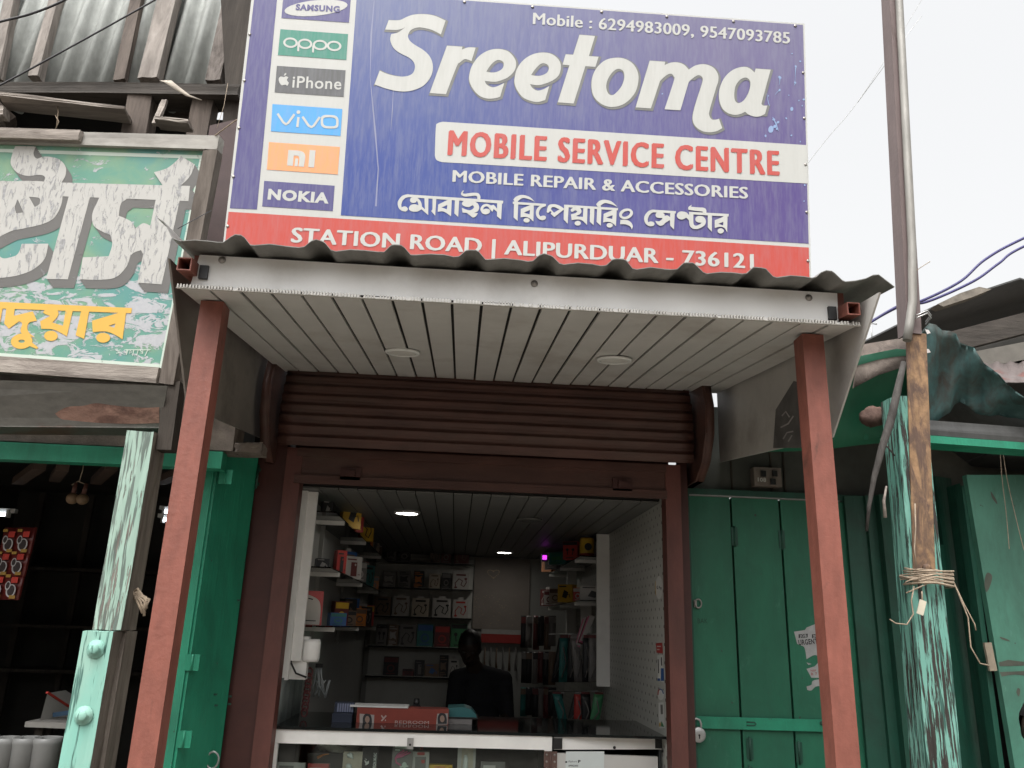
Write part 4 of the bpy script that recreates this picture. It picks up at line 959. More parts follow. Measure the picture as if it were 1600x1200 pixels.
c = atY(1284, 1130, YD-.017); m = MB(); m.lathe((c.x, YD-.0165, c.z), [(.009, 0), (.009, .003), (.004, .005)], 14, 'Y'); m.build('rivet', GREENK, st)
for q in ((1172, 1170), (1249, 1176), (1148, 838), (1222, 843), (1172, 1215)):
    c = atY(*q, YD-.004); m = MB(); m.cyl(c+Vector((0, 0, -.045)), c+Vector((0, 0, .045)), .0045, 8); m.box(c+Vector((-.008, .002, 0)), (.012, .003, .08)); m.box(c+Vector((.008, .002, 0)), (.012, .003, .08)); m.build('hinge', GREENK, dr)
c = atY(1091, 943, YD-.01); m = MB(); m.tube([c+Vector((.014*math.cos(t), 0, .018*math.sin(t))) for t in [k_*math.pi/8 for k_ in range(17)]], .0035, 6, caps=False); m.box(c+Vector((-.012, .004, 0)), (.012, .006, .03)); m.build('pull_ring', SCREW, dr)
PD = planeY(YD)
ar = Art(PD, .0012); ar.text('BAK', (1090, 974), (1106, 974), 8, 0); ar.build('scrawl', plain('pencil', (.01, .05, .03)), dr)
c = atY(1077, 1071, YD-.01); m = MB(); m.box(c, (.036, .012, .042)); tag(m.build('latch_plate', DARKRED, bevel=.003), 'small dark red latch plate on the green door jamb above the padlock', 'latch')
# padlock
c = atY(1091, 1148, YD-.03)
pk = thing('padlock', 'round steel padlock hanging from the strap bar of the green door', 'padlock', c)
m = MB(); m.lathe((c.x, c.y+.008, c.z), [(.026, 0), (.03, .003), (.03, .013), (.027, .016), (.008, .0165)], 26, 'Y'); m.build('case', STEEL, pk)
sx = c + Vector((-.006, 0, .022)); m = MB(); m.tube([sx+Vector((-.018, 0, 0)), sx+Vector((-.019, 0, .02)), sx+Vector((-.013, 0, .034)), sx+Vector((0, 0, .039)), sx+Vector((.013, 0, .034)), sx+Vector((.019, 0, .02)), sx+Vector((.018, 0, -.004))], .0045, 8); m.build('shackle', STEEL, pk)
m = MB(); m.box((c.x+.002, c.y-.0095, c.z-.008), (.004, .002, .012)); m.cyl((c.x+.002, c.y-.0105, c.z-.001), (c.x+.002, c.y-.0085, c.z-.001), .004, 10); m.build('keyhole', BLACK, pk)
# torn notice
nt_ = thing('notice_poster', 'torn job notice pasted on the green door beside the right red post', 'poster', PD.at(1268, 1078))
zz = crop(1060, 900, 4)
PAPER = plain('torn_paper', (.30, .30, .295), .2, 20, .8, dirt=((.14, .16, .14), .8))
ar = Art(PD, .0012)
ar.poly(['722,350* 770,335* 860,300* 960,300* 970,440* 900,440 870,470 875,500 800,520* 785,440* 745,430*']); ar.m = MB(); ar.k = 0
for lp in ('722,348* 790,338* 800,322* 860,298* 985,310* 985,440* 880,450 872,500* 845,495 800,520* 788,450 760,432 742,425*', '800,580* 850,565* 870,545* 985,560* 985,638* 830,636*', '800,690* 830,680 850,650 985,640* 985,690 870,688 830,715 805,712*', '800,540* 832,550* 812,556*'):
    ar.poly([lp], zz)
ar.build('paper', PAPER, nt_)
ar = Art(PD, .0018)
INK = plain('black_ink', (.02, .02, .022), .1)
for x_ in (750, 834, 918): ar.poly([[(x_, 364), (x_+58, 361), (x_+56, 384), (x_, 388)]], zz)
ar.text('URGENT W', zz(752, 432), zz(912, 418), 38/4*.85, .03)
ar.build('notice_lettering', INK, nt_)
ar = Art(PD, .0022)
for x_ in (757, 841, 925): ar.text('JOB', zz(x_, 383), zz(x_+44, 380), 4, .04)
ar.build('notice_lettering', PAPER, nt_)
ar = Art(PD, .0018); ar.text('NSP', zz(826, 597), zz(860, 596), 3, .02); ar.text('B. 7', zz(830, 620), zz(866, 618), 4, .02); ar.build('notice_lettering', plain('red_ink', (.25, .06, .06), .1), nt_)
# electrical board
c = atY(1198, 746, YD-.005)
eb = thing('switch_box', 'small white electrical switch board fixed above the green plank door', 'switch box', c)
m = MB(); m.box((c.x, YD+.005, c.z), (.125, .05, .085)); m.build('case', plain('dirty_switch_plate', (.15, .125, .105), .2, 15, .6, dirt=((.07, .05, .04), .7)), eb, bevel=.005)
for dx, dz in ((-.022, .012), (.03, .015), (.02, -.022)):
    m = MB(); m.box((c.x+dx, YD-.024, c.z+dz), (.022, .012, .026)); m.build('switch', BLACK, eb, bevel=.002)
ar = Art(Plane((0, YD-.021, 0), (1, 0, 0), (0, 0, 1)), .0005); ar.text('108', (1184, 752), (1197, 753), 6, .03); ar.build('number', plain('pale_number', (.45, .45, .42)), eb)
# panels between plank door and pole, folded leaves and frames, in dark green
for q0, q1, Y0, Y1 in ((1330, 1362, 3.48, 3.46), (1364, 1384, 3.44, 3.44), (1386, 1402, 3.40, 3.38), (1404, 1430, 3.42, 3.42)):
    a_, b_ = atY(q0, 900, Y0), atY(q1, 900, Y1); m = MB(); m.hexa([Vector((p.x, p.y, z)) for z in (.142, zt+.02) for p in (a_, b_, b_+Vector((0, .05, 0)), a_+Vector((0, .05, 0)))]); m.build('door_frame', GREENK, rb, bevel=.004)
for q0, q1, Y0, Y1, h_ in ((1455, 1472, 3.45, 3.42, 690), (1474, 1490, 3.35, 3.38, 850), (1490, 1516, 3.40, 3.44, 745), (1518, 1530, 3.36, 3.30, 760), (1532, 1540, 3.25, 3.25, 760)):
    a_, b_ = atY(q0, 980, Y0), atY(q1, 980, Y1); m = MB(); m.hexa([Vector((p.x, p.y, z)) for z in (.142, atY(q0, h_, Y0).z) for p in (a_, b_, b_+Vector((0, .05, 0)), a_+Vector((0, .05, 0)))]); m.build('door_frame', GREENK, rb, bevel=.004)
WPL = Plane(atY(1545, 970, 3.22), (.97, -.22, 0), (0, 0, 1))
m = MB(); pts = [WPL.at(*q) for q in ((1510, 742), (2600, 742), (2600, 1500), (1640, 1500), (1586, 1200))]; m.prism(pts, (0, .03, 0)); m.build('pale_wall', GREENW, rb)
m = MB(); c = WPL.at(1547, 1020)+WPL.n*.006; m.bar(WPL.at(1541, 1004)+WPL.n*.008, WPL.at(1550, 1048)+WPL.n*.008, .03, .012, (0, 1, 0)); m.build('hinge', plain('bare_hinge', (.23, .19, .14), .2), rb)
ar = Art(WPL, .001)
for lp in ('1560,1035* 1575,1031* 1600,1034* 1600,1040* 1562,1041*', '1562,1050* 1610,1048* 1610,1056 1585,1054 1565,1057*', '1542,895 1550,900 1547,915 1541,925 1538,910', '1548,768 1556,780 1558,788 1550,778', '1590,1075 1594,1078 1592,1088 1588,1082', '1562,995 1572,998 1578,1002 1566,999'): ar.poly([lp])
ar.build('wall_stain', plain('brown_stain', (.055, .06, .045), .3), rb)
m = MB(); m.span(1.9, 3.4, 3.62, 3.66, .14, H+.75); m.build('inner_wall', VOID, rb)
m = MB(); pts = [atY(*q, 3.46) for q in ((1465, 690), (1640, 690), (1640, 800), (1500, 800), (1440, 790), (1440, 690))]; m.prism(pts, (0, .03, 0)); m.build('header_board', plain('grimy_boards', (.085, .08, .065), .3, 8, .8), rb)
# gutter beam with green edge
a_, b_ = atY(1400, 652, 2.88), atY(1660, 672, 2.88)
b_ = a_+(b_-a_)*3.5
m = MB(); m.hexa([a_+Vector((0, 0, -.062)), b_+Vector((0, 0, -.062)), b_+Vector((0, .1, -.062)), a_+Vector((0, .1, -.062)), a_, b_, b_+Vector((0, .1, 0)), a_+Vector((0, .1, 0))]); m.build('eave_beam', GREYSH, rb, cuts=2, jitter=.003)
m = MB(); m.hexa([a_+Vector((-.02, -.004, -.092)), b_+Vector((0, -.004, -.086)), b_+Vector((0, .1, -.086)), a_+Vector((-.02, .1, -.092)), a_+Vector((-.02, -.004, -.0625)), b_+Vector((0, -.004, -.0625)), b_+Vector((0, .1, -.0625)), a_+Vector((-.02, .1, -.0625))]); m.build('eave_edge', GREENL, rb)
# green painted sheet valance, sagging
def clampx(x_, y_, Y):
    q_ = atY(x_, y_, Y); q_.x = max(q_.x, 1.142); return q_
VP_ = planeY(3.02)
rows = []
top = [(1190, 655), (1240, 618), (1300, 580), (1345, 556), (1400, 545), (1450, 548)]
bot = [(1190, 706), (1240, 705), (1300, 701), (1345, 695), (1400, 690), (1450, 686)]
for f_ in [i/6 for i in range(7)]:
    rows.append([])
    for j in range(len(top)*3-2):
        k_ = min(j//3, len(top)-2); t = j/3-k_
        x_ = (top[k_][0]*(1-t)+top[k_+1][0]*t)*(1-f_) + (bot[k_][0]*(1-t)+bot[k_+1][0]*t)*f_
        y_ = (top[k_][1]*(1-t)+top[k_+1][1]*t)*(1-f_) + (bot[k_][1]*(1-t)+bot[k_+1][1]*t)*f_
        rows[-1].append(clampx(x_, y_, 2.82+.25*f_ + .015*math.sin(j*1.3+f_*2)*(.3+f_)))
m = MB(); m.sheet(rows, Vector((0, .003, 0))); m.build('valance_sheet', GREENT, rb)
# rusted blue sheet bent over the eave
top = [(1425, 552), (1438, 520), (1452, 505), (1462, 507), (1472, 516), (1484, 517), (1494, 521), (1500, 535), (1512, 540), (1522, 543), (1530, 556), (1538, 568), (1552, 578), (1562, 586), (1574, 600), (1588, 612), (1600, 620), (1640, 650), (1700, 655), (1800, 662), (2300, 715)]
bot = [(1425, 690), (1438, 678), (1452, 668), (1462, 660), (1472, 652), (1484, 645), (1492, 632), (1500, 628), (1510, 633), (1518, 640), (1526, 646), (1534, 648), (1548, 650), (1560, 648), (1574, 652), (1588, 653), (1600, 656), (1640, 675), (1700, 680), (1800, 688), (2300, 735)]
rows = []
for i in range(11):
    f_ = i/10; row = []
    for j, (a_, b_) in enumerate(zip(top, bot)):
        wv = .02*math.sin(j*1.9+f_*1.2)
        row.append(atY(a_[0]*(1-f_)+b_[0]*f_, a_[1]*(1-f_)+b_[1]*f_, 2.80+.12*f_+wv*(1-.4*f_)+.012*math.sin(7*f_+j)))
    rows.append(row)
m = MB(); m.sheet(rows, Vector((0, .003, 0))); m.build('bent_sheet', BLUESH, rb)
F0 = [atY(x_, y_+16, 2.95) for x_, y_ in ((1200, 640), (1300, 585), (1345, 566), (1400, 556), (1462, 540), (1494, 545), (1530, 575), (1574, 615), (1640, 665))]; F0.append(F0[-1]+Vector((1.6, 0, -.1)))
m = MB(); m.sheet([F0, [Vector((p.x, 3.62, p.z-.03)) for p in F0]], Vector((0, 0, .004))); m.build('roof_sheet', GREYSH, rb)
for q in ((1449, 517), (1449, 547)):
    c = atY(*q, 2.74); m = MB(); m.prism([c+Vector(p) for p in ((-.008, 0, .006), (.006, 0, .004), (.012, 0, -.008), (-.002, 0, -.012))], (0, .002, 0)); m.build('paper_scrap', plain('white_scrap', (.55, .52, .5)), rb)
# eave rim and roofs behind
m = MB(); m.sheet([[atY(1335, 540, 2.92), atY(1385, 532, 2.92), atY(1422, 526, 2.92)], [atY(1338, 575, 2.83), atY(1380, 566, 2.83), atY(1418, 556, 2.83)], [atY(1334, 606, 2.79), atY(1372, 586, 2.79), atY(1415, 572, 2.79)]], Vector((0, .01, 0))); m.build('roof_edge', WOODB, rb)
rr = thing('rear_roof', 'dark grey sheet roof of the house behind the rusty eave', 'roof', atY(1500, 640, 5.0))
m = MB(); P = [atY(1340, 540, 4.3), atY(1460, 480, 4.25), atY(1594, 436, 4.2), atY(1700, 470, 4.2), atY(2400, 640, 4.2)]; Q = [atY(1355, 545, 5.3), atY(1455, 540, 5.3), atY(1600, 500, 5.3), atY(1700, 510, 5.3), atY(2400, 660, 5.3)]
m.sheet([P, Q], Vector((0, 0, .01))); m.build('roof_sheet', GREYSH, rr)
m = MB(); P = [atY(1462, 478, 4.7), atY(1530, 449, 4.7), atY(1548, 452, 4.65)]; m.prism([atY(1465, 475, 4.15), atY(1500, 458, 4.15), atY(1530, 448, 4.15), atY(1549, 452, 4.15), atY(1520, 464, 4.15), atY(1474, 479, 4.15)], (0, .08, .0)); m.build('ridge_piece', plain('mossy_ridge', (.16, .14, .115), .4, 14, .9), rr)
m = MB(); m.bar(atY(1450, 545, 4.2), atY(1700, 480, 4.1), .05, .12); m.build('rafter', WOODH, rr)
m = MB(); m.bar(atY(1470, 575, 4.1), atY(1700, 530, 4.0), .05, .10); m.build('rafter', plain('pale_rafter', (.11, .10, .085), .2), rr)
m = MB(); m.prism([atY(*q, 5.4) for q in ((1380, 545), (1600, 500), (2300, 680), (2300, 900), (1380, 900))], (0, .1, 0)); m.build('wall', plain('dark_rear_wall', (.045, .043, .038), .2, 6, .9), rr)
m = MB(); xs_ = [i/24 for i in range(25)]; m.sheet([[atY(1538+90*t, 598-18*t*0+ (8*math.sin(t*26))*.4, 3.6) + Vector((0, 0, .01*math.sin(t*26))) for t in xs_], [atY(1530+90*t, 566-6*t, 4.1) + Vector((0, 0, .01*math.sin(t*26))) for t in xs_]], Vector((0, 0, .003))); m.build('red_roof_sheet', rusty('red_rust_sheet', (.10, .08, .075), (.14, .055, .045), .5, .56, 4), rr)
for q0, q1 in (((1352, 508), (1372, 504)),):
    m = MB(); a_, b_ = atY(1363, 540, 6.5), atY(1361, 503, 6.5); m.tube([a_, b_], .006, 5); m.tube([atY(1355, 504, 6.5), atY(1370, 507, 6.5)], .005, 5); m.tube([atY(1356, 504, 6.5), atY(1355, 500, 6.5)], .004, 5); m.tube([atY(1369, 507, 6.5), atY(1369, 503, 6.5)], .004, 5); tag(m.build('roof_aerial', STEEL), 'tiny aerial sticking up over the far dark roof', 'aerial')
# ------------------------------------------------------------------ pole: painted timber, angle steel and conduit
YP = 2.72
pg = thing('utility_pole', 'timber pole with worn aqua paint carrying a rusty steel angle and a conduit pipe', 'pole', atZ(1478, 1500, .14) if False else (atY(1470, 1500, YP).x, YP, .14))
def pt(x, y): return atY(x, y, YP)
def pf(x, y): return atY(x, y, YP-.056)
lo = atY(1475, 1195, YP-.05)+Vector((0, .05, 0)); hi = atY(1421, 600, YP-.05)+Vector((0, .05, 0)); dirp = (hi-lo)/(hi.z-lo.z)
def along(z, dx=0, dy=0): return lo + dirp*(z-lo.z) + Vector((dx, dy, 0))
zt_ = pt(1412, 625).z
m = MB(); m.bar(along(.141), along(zt_), .110, .10, (0, -1, 0)); m.build('timber', AQUAPOLE, pg, cuts=4, jitter=.0022)
zb_ = pt(1448, 896).z; ztop = pt(1408, -60).z
m = MB(); w_ = .028
A_, B_ = pf(1444, 896), along(ztop, .010, -.056)
m.bar(A_, pf(1431, 520), .076, .006, (0, -1, 0)); m.build('angle_flange', RUST, pg)
mid = pf(1427, 522)+Vector((.0, -.0065, 0))
m = MB(); m.bar(mid, Vector((pf(1396, -60).x, mid.y, ztop)), .054, .006, (0, -1, 0)); m.bar(mid+Vector((-.024, .034, 0)), Vector((pf(1396, -60).x-.024, mid.y+.034, ztop)), .006, .06, (0, -1, 0)); m.build('angle_flange', PURPST, pg)
m = MB(); m.bar(A_+Vector((.032, .03, 0)), pf(1430, 520)+Vector((.032, .03, 0)), .006, .05, (0, -1, 0)); m.build('angle_web', RUST, pg)
m = MB(); m.tube([atY(x_, y_, YP-.082) for x_, y_ in ((1417, 532), (1421, 508), (1426, 470), (1425, 380), (1405, 0), (1401, -60))], .0155, 12); m.build('conduit', plain('galvanised_conduit', (.23, .22, .20), .2, 20, .55, .2, dirt=((.12, .10, .085), .7), stretch=(1, 1, .3)), pg)
c = pf(1446, 888); m = MB(); m.lathe((c.x, c.y-.004, c.z), [(.015, 0), (.015, .008), (.01, .014), (.003, .015)], 8, 'Y'); m.build('bolt', RUST, pg)
m = MB()
for k_ in range(2):
    y_ = 507+k_*4; m.tube([pt(1406, y_+2)+Vector((0, -.03, 0)), pt(1408, y_)+Vector((0, -.07, 0)), pt(1424, y_-5)+Vector((0, -.108, 0)), pt(1436, y_-2)+Vector((0, -.08, 0)), pt(1440, y_)+Vector((0, -.03, 0))], .003, 5)
m.build('wire_tie', STEEL, pg)
m = MB(); m.tube([pt(1408, 445)+Vector((-.01, -.06, 0)), pt(1415, 436)+Vector((0, -.10, 0)), pt(1428, 428)+Vector((0, -.11, 0)), pt(1436, 422)+Vector((0, -.07, 0))], .0014, 5); m.build('wire_tie', ROPE, pg)
# string bundle
sb_ = thing('string_tie', 'bundle of jute string wound round the aqua pole below the rusty angle', 'string', pt(1440, 912)+Vector((0, -.08, 0)))
m = MB(); rs = random.Random(5)
for k_ in range(12):
    y_ = 900+rs.uniform(-8, 14); 
    P_ = [pt(1402+rs.uniform(-6, 4), y_+rs.uniform(-5, 12)), pt(1418, y_+rs.uniform(-3, 5)), pt(1440, y_+rs.uniform(-3, 3)), pt(1468, y_+4+rs.uniform(-3, 3)), pt(1472, y_+6)]
    offs = (-.03, -.078, -.085, -.078, 0)
    m.tube([p+Vector((0, o_-.004*rs.random(), 0)) for p, o_ in zip(P_, offs)], rs.uniform(.002, .0042), 6)
m.build('winding', ROPE, sb_)
m = MB()
for st_ in ([(1408, 918), (1404, 940), (1407, 960), (1397, 976), (1380, 974), (1371, 968)], [(1466, 905), (1476, 930), (1490, 965), (1494, 1010), (1508, 1035), (1522, 1038)], [(1470, 915), (1484, 945), (1500, 975), (1502, 985)], [(1420, 925), (1421, 945)], [(1412, 890), (1409, 860), (1411, 830), (1410, 792)], [(1395, 912), (1403, 908), (1420, 905)], [(1396, 928), (1415, 920), (1440, 908)]):
    m.tube([pt(x_, y_)+Vector((0, -.08, 0)) for x_, y_ in st_], .0024, 5)
m.build('loose_end', ROPE, sb_)
c = pt(1418, 950)+Vector((0, -.085, 0)); m = MB(); m.box(c, (.022, .004, .048), ry=.35); m.build('paper_tag', plain('cream_tag', (.5, .46, .36)), sb_)
# broken branch and lump in the valance
m = MB(); m.tube([atY(x_, y_, YP-.09) for x_, y_ in ((1412, 566), (1402, 612), (1391, 660), (1378, 700), (1366, 745), (1358, 790), (1354, 830))], [.010, .014, .015, .013, .010, .007, .005], 8, True); m.tube([atY(1380, 690, YP-.1), atY(1398, 712, YP-.1)], .003, 5)
tag(m.build('broken_branch', wood('branch_bark', (.025, .022, .02), (.10, .092, .085), (1, 1, .5), 20)), 'dark bent branch hanging between the right awning board and the pole', 'branch')
m = MB(); m.tube([pt(1360, 768)+Vector((0, -.11, 0)), pt(1356, 790)+Vector((0, -.11, 0)), pt(1358, 815)+Vector((0, -.11, 0))], [.003, .005, .006], 6); tag(m.build('wood_splinter', WOODF), 'pale splinter stuck to the lower end of the dark branch', 'splinter')
m = MB(); c = atY(1364, 651, 2.80); m.ball(c, .05, 1.1, .5, .75, 10); o = m.build('wasp_nest', wood('dry_mud', (.05, .03, .025), (.16, .10, .08), (1, 1, 1), 14), jitter=.007); tag(o, 'brown crumpled lump stuck on the green sheet beside the branch', 'nest')
# wires on the right
cable('power_cable', [pt(1360, 484)+Vector((.05, .3, 0)), atY(1400, 480, 3.0), atY(1440, 470, 3.0), atY(1500, 440, 3.0), atY(1540, 405, 3.0), atY(1600, 372, 3.0), atY(1750, 305, 3.0), atY(2200, 150, 3.1)], .006, CABLEB, 'upper blue cable looping from behind the pole to the right edge')
cable('power_cable', [pt(1360, 481)+Vector((.05, .3, 0)), atY(1405, 479, 3.1), atY(1450, 471, 3.1), atY(1520, 440, 3.1), atY(1560, 412, 3.1), atY(1600, 385, 3.1), atY(1750, 322, 3.1), atY(2200, 190, 3.2)], .006, CABLEB, 'lower blue cable looping from behind the pole to the right edge')
cable('thin_wire', [atY(1262, 255, 4.0), atY(1292, 217, 4.2), atY(1350, 145, 4.6), atY(1440, 0, 5.2), atY(1470, -50, 5.4)], .0024, STEEL, 'thin grey wire rising from the blue sign edge past the pole top')
cable('thin_wire', [atY(1440, 25, 4.0), atY(1395, 85, 4.0), atY(1340, 160, 4.2)], .0018, STEEL, 'second finer wire beside the grey wire left of the pole top')
cable('door_wire', [atY(1562, 695, 3.1), atY(1566, 750, 3.1), atY(1572, 800, 3.1), atY(1577, 858, 3.1)], .0014, ROPE, 'shorter pale wire hanging in front of the pale green wall')
cable('door_wire', [atY(1566, 698, 3.1), atY(1574, 750, 3.1), atY(1590, 820, 3.1), atY(1600, 860, 3.1)], .0014, ROPE, 'longer pale wire hanging at the right edge of the pale green wall')
cable('door_wire', [atY(1510, 722, 3.3), atY(1540, 710, 3.2), atY(1566, 696, 3.1)], .002, CABLE, 'dark wire strung under the green eave edge')
# ------------------------------------------------------------------ inside the middle shop: lamps
LAMP = emit('lit_lamp_lens', (1, .96, .88), 12)
for q, lit, lab in (((636, 800), 1, 'lit round ceiling lamp nearer the shutter, left of the middle of the shop ceiling'), ((788, 862), 1, 'smaller looking lit round ceiling lamp deep in the shop above the back wall'), ((828, 811), 0, 'unlit round ceiling lamp between the two lit ones in the shop')):
    c = atZ(*q, SCZ)
    r = thing('ceiling_lamp', lab, 'ceiling lamp', c, 'round lamps in the shop ceiling')
    m = MB(); m.lathe(c, [(.066, -.0005), (.066, -.008), (.058, -.011), (.056, -.006)], 36); m.build('rim', WHITE if lit else CEILD, r)
    m = MB(); m.lathe(c, [(.055, -.002), (.055, -.007), (.02, -.0085)], 36); m.build('lens', LAMP if lit else CEILD, r)
c = atY(851, 871, 5.6); r = thing('indicator_light', 'tiny glowing magenta indicator light on the right shelves', 'light', c)
m = MB(); m.box(c, (.028, .02, .028)); m.build('lens', emit('magenta_led', (.75, .05, .9), .7), r, bevel=.004)
m = MB(); m.box(c+Vector((.0, .03, 0)), (.04, .038, .05)); m.build('housing', BLACK, r, bevel=.004)

# packs
PM = {k: plain('pack_'+k, c_, .08, 25, .4, bump=0) for k, c_ in dict(white=(.40, .38, .36), grey=(.16, .15, .145), black=(.02, .02, .022), red=(.36, .035, .03), yellow=(.55, .33, .03), teal=(.03, .16, .15), blue=(.03, .10, .28), green=(.05, .20, .09), orange=(.50, .17, .04), maroon=(.11, .025, .025), cream=(.42, .36, .29), brown=(.15, .10, .07), pink=(.50, .12, .22)).items()}
rk = random.Random(11)
def pack(name, lab, cat, loc, w_, d_, h_, rz, body, art, style='box', group=None, tilt=0):
    loc = Vector(loc); r = thing(name, lab, cat, loc, group)
    L = lambda x, y, z: loc + Vector((x, y, z))
    m = MB(); m.box(L(0, 0, h_/2), (w_, d_, h_)); m.build('carton', PM[body], r, bevel=min(.004, d_*.12))
    pl = Plane(L(0, -d_/2, 0), (1, 0, 0), (0, 0, 1))
    ar = Art(pl, .0012)
    if style == 'box' and rk.random() < .65: style = rk.choice(('phone', 'buds', 'text'))
    if style == 'phone':
        rr_ = [(x_*w_, z_*h_) for x_, z_ in ((-.16, .12), (.2, .12), (.2, .74), (-.16, .74))]; ar.add(*fill2d([rr_, ellipse(w_*.1, h_*.63, w_*.05, h_*.05)])); ar.add(*fill2d([ribbon([(-w_*.4, h_*.86), (w_*.15, h_*.86)], h_*.06)])); ar.add(*fill2d([ribbon([(w_*.28, h_*.2), (w_*.42, h_*.2)], h_*.03)]))
    elif style == 'buds':
        for sx_ in (-1, 1): ar.add(*fill2d([ellipse(sx_*w_*.2, h_*.55, w_*.11, h_*.08)])); ar.add(*fill2d([ribbon([(sx_*w_*.2, h_*.5), (sx_*w_*.16, h_*.25)], w_*.07)]))
        ar.add(*fill2d([[(-w_*.48, h_*.80), (w_*.48, h_*.80), (w_*.48, h_*.97), (-w_*.48, h_*.97)]])); ar.add(*fill2d([ribbon([(-w_*.3, h_*.1), (w_*.25, h_*.1)], h_*.05)]))
    elif style == 'text':
        for z_, l_ in ((.9, .5), (.8, .8), (.2, .6), (.12, .75), (.04, .4)): ar.add(*fill2d([ribbon([(-w_*.42, h_*z_), (-w_*.42+w_*l_, h_*z_)], h_*.045)]))
        ar.add(*fill2d([outline([(-w_*.3, h_*.3, 0), (0, h_*.36, 0), (w_*.3, h_*.3, 0), (w_*.2, h_*.55, 0), (w_*.3, h_*.68, 0), (-w_*.1, h_*.62, 0), (-w_*.34, h_*.66, 0)])]))
    elif style == 'box':
        ar.add(*fill2d([[(-w_*.46, h_*.70), (w_*.46, h_*.70), (w_*.46, h_*.95), (-w_*.46, h_*.95)]]))
        ar.add(*fill2d([ellipse(0, h_*.38, w_*.26, h_*.2), ellipse(0, h_*.38, w_*.17, h_*.12)]))
        ar.add(*fill2d([ribbon([(-w_*.3, h_*.1), (w_*.3, h_*.1)], h_*.045)]))
    elif style == 'cable':
        ar.add(*fill2d([ribbon([(-w_*.3, h_*.08), (-w_*.34, h_*.35), (-w_*.12, h_*.62), (w_*.1, h_*.5), (w_*.02, h_*.25), (w_*.2, h_*.15), (w_*.34, h_*.4), (w_*.3, h_*.62)], w_*.06)]))
        ar.add(*fill2d([ellipse(-w_*.3, h_*.1, w_*.1, h_*.06)])); ar.add(*fill2d([ellipse(w_*.3, h_*.62, w_*.09, h_*.06)])); ar.add(*fill2d([[(-w_*.3, h_*.8), (w_*.3, h_*.8), (w_*.3, h_*.9), (-w_*.3, h_*.9)]]))
    elif style == 'plug':
        ar.add(*fill2d([[(-w_*.2, h_*.3), (w_*.1, h_*.2), (w_*.24, h_*.55), (-w_*.05, h_*.7)]])); ar.add(*fill2d([ribbon([(w_*.16, h_*.4), (w_*.3, h_*.45), (w_*.36, h_*.25)], w_*.05)])); ar.add(*fill2d([ribbon([(-w_*.4, h_*.88), (w_*.1, h_*.88)], h_*.07)]))
    ar.build('printed_picture', PM[art], r)
    if style == 'cable':
        m = MB(); m.box(L(0, 0, h_+.009), (w_*.35, .003, .018)); m.build('hanging_tab', PM['white'], r)
    r.rotation_euler = (tilt, 0, rz); return r
ORD = ['first', 'second', 'third', 'fourth', 'fifth', 'sixth', 'seventh']
# back wall shelves
YB = 6.60
xl_, xr_ = -.66, atY(737, 960, YB-.15).x
bs = thing('wall_shelving', 'white shelving full of small packs on the left of the back wall of the shop', 'shelving', (-.3, 6.5, H-.3))
rows_y = [878, 918, 963, 1010, 1057]
zs_ = [atY(650, y_, YB-.14).z for y_ in rows_y]
m = MB(); m.span(xl_, xr_, YB-.012, YB+.01, zs_[4]-.25, SCZ-.03); m.build('back_panel', plain('shelf_back', (.50, .50, .47), .06), bs)
for z in zs_:
    m = MB(); m.span(xl_, xr_, YB-.15, YB-.014, z-.012, z); m.build('shelf', plain('shelf_board', (.5, .5, .47), .05) , bs)
    m = MB(); m.span(xl_, xr_, YB-.154, YB-.1505, z-.014, z-.002); m.build('shelf_edge', VOID, bs)
z1 = crop(420, 740, 2.609)
DATA = [
 [(480, 522, 300, 'grey', 'black', 'box'), (530, 580, 300, 'black', 'grey', 'box'), (660, 700, 295, 'brown', 'black', 'cable'), (705, 745, 300, 'maroon', 'grey', 'box'), (760, 820, 270, 'maroon', 'brown', 'cable')],
 [(465, 520, 395, 'grey', 'white', 'box'), (530, 580, 395, 'grey', 'black', 'box'), (592, 635, 395, 'black', 'orange', 'box'), (655, 700, 397, 'cream', 'brown', 'cable'), (706, 744, 405, 'black', 'grey', 'box'), (752, 818, 392, 'white', 'maroon', 'cable')],
 [(432, 500, 490, 'brown', 'black', 'cable'), (508, 576, 487, 'white', 'brown', 'cable'), (586, 655, 497, 'cream', 'black', 'cable'), (670, 745, 497, 'white', 'black', 'cable'), (752, 815, 503, 'white', 'red', 'cable')],
 [(440, 485, 612, 'grey', 'black', 'box'), (490, 530, 615, 'brown', 'white', 'box'), (536, 604, 605, 'grey', 'black', 'cable'), (607, 672, 612, 'teal', 'blue', 'box'), (678, 740, 620, 'maroon', 'red', 'box'), (745, 810, 612, 'green', 'black', 'box')],
 [(470, 530, 745, 'black', 'maroon', 'box'), (545, 590, 800, 'maroon', 'black', 'box'), (597, 635, 760, 'black', 'grey', 'box'), (637, 694, 775, 'brown', 'blue', 'plug'), (697, 733, 740, 'black', 'brown', 'box'), (736, 776, 745, 'white', 'black', 'cable')]]
NM = ['top', 'second', 'third', 'fourth', 'lowest']
for r_i, row in enumerate(DATA):
    for i, (a_, b_, t_, bo, ar_, stl) in enumerate(row):
        A_, B_ = atY(*z1(a_, t_), YB-.13), atY(*z1(b_, t_), YB-.13)
        h_ = max(.05, A_.z-zs_[r_i]-.001)
        if stl == 'cable': h_ -= .018
        pack('accessory_pack', f'{bo} and {ar_} pack, {ORD[i]} from the left on the {NM[r_i]} shelf of the back wall', 'pack', ((A_.x+B_.x)/2, YB-.10, zs_[r_i]+.001), B_.x-A_.x, .035, h_, 0, bo, ar_, stl, 'accessory packs on the back wall')
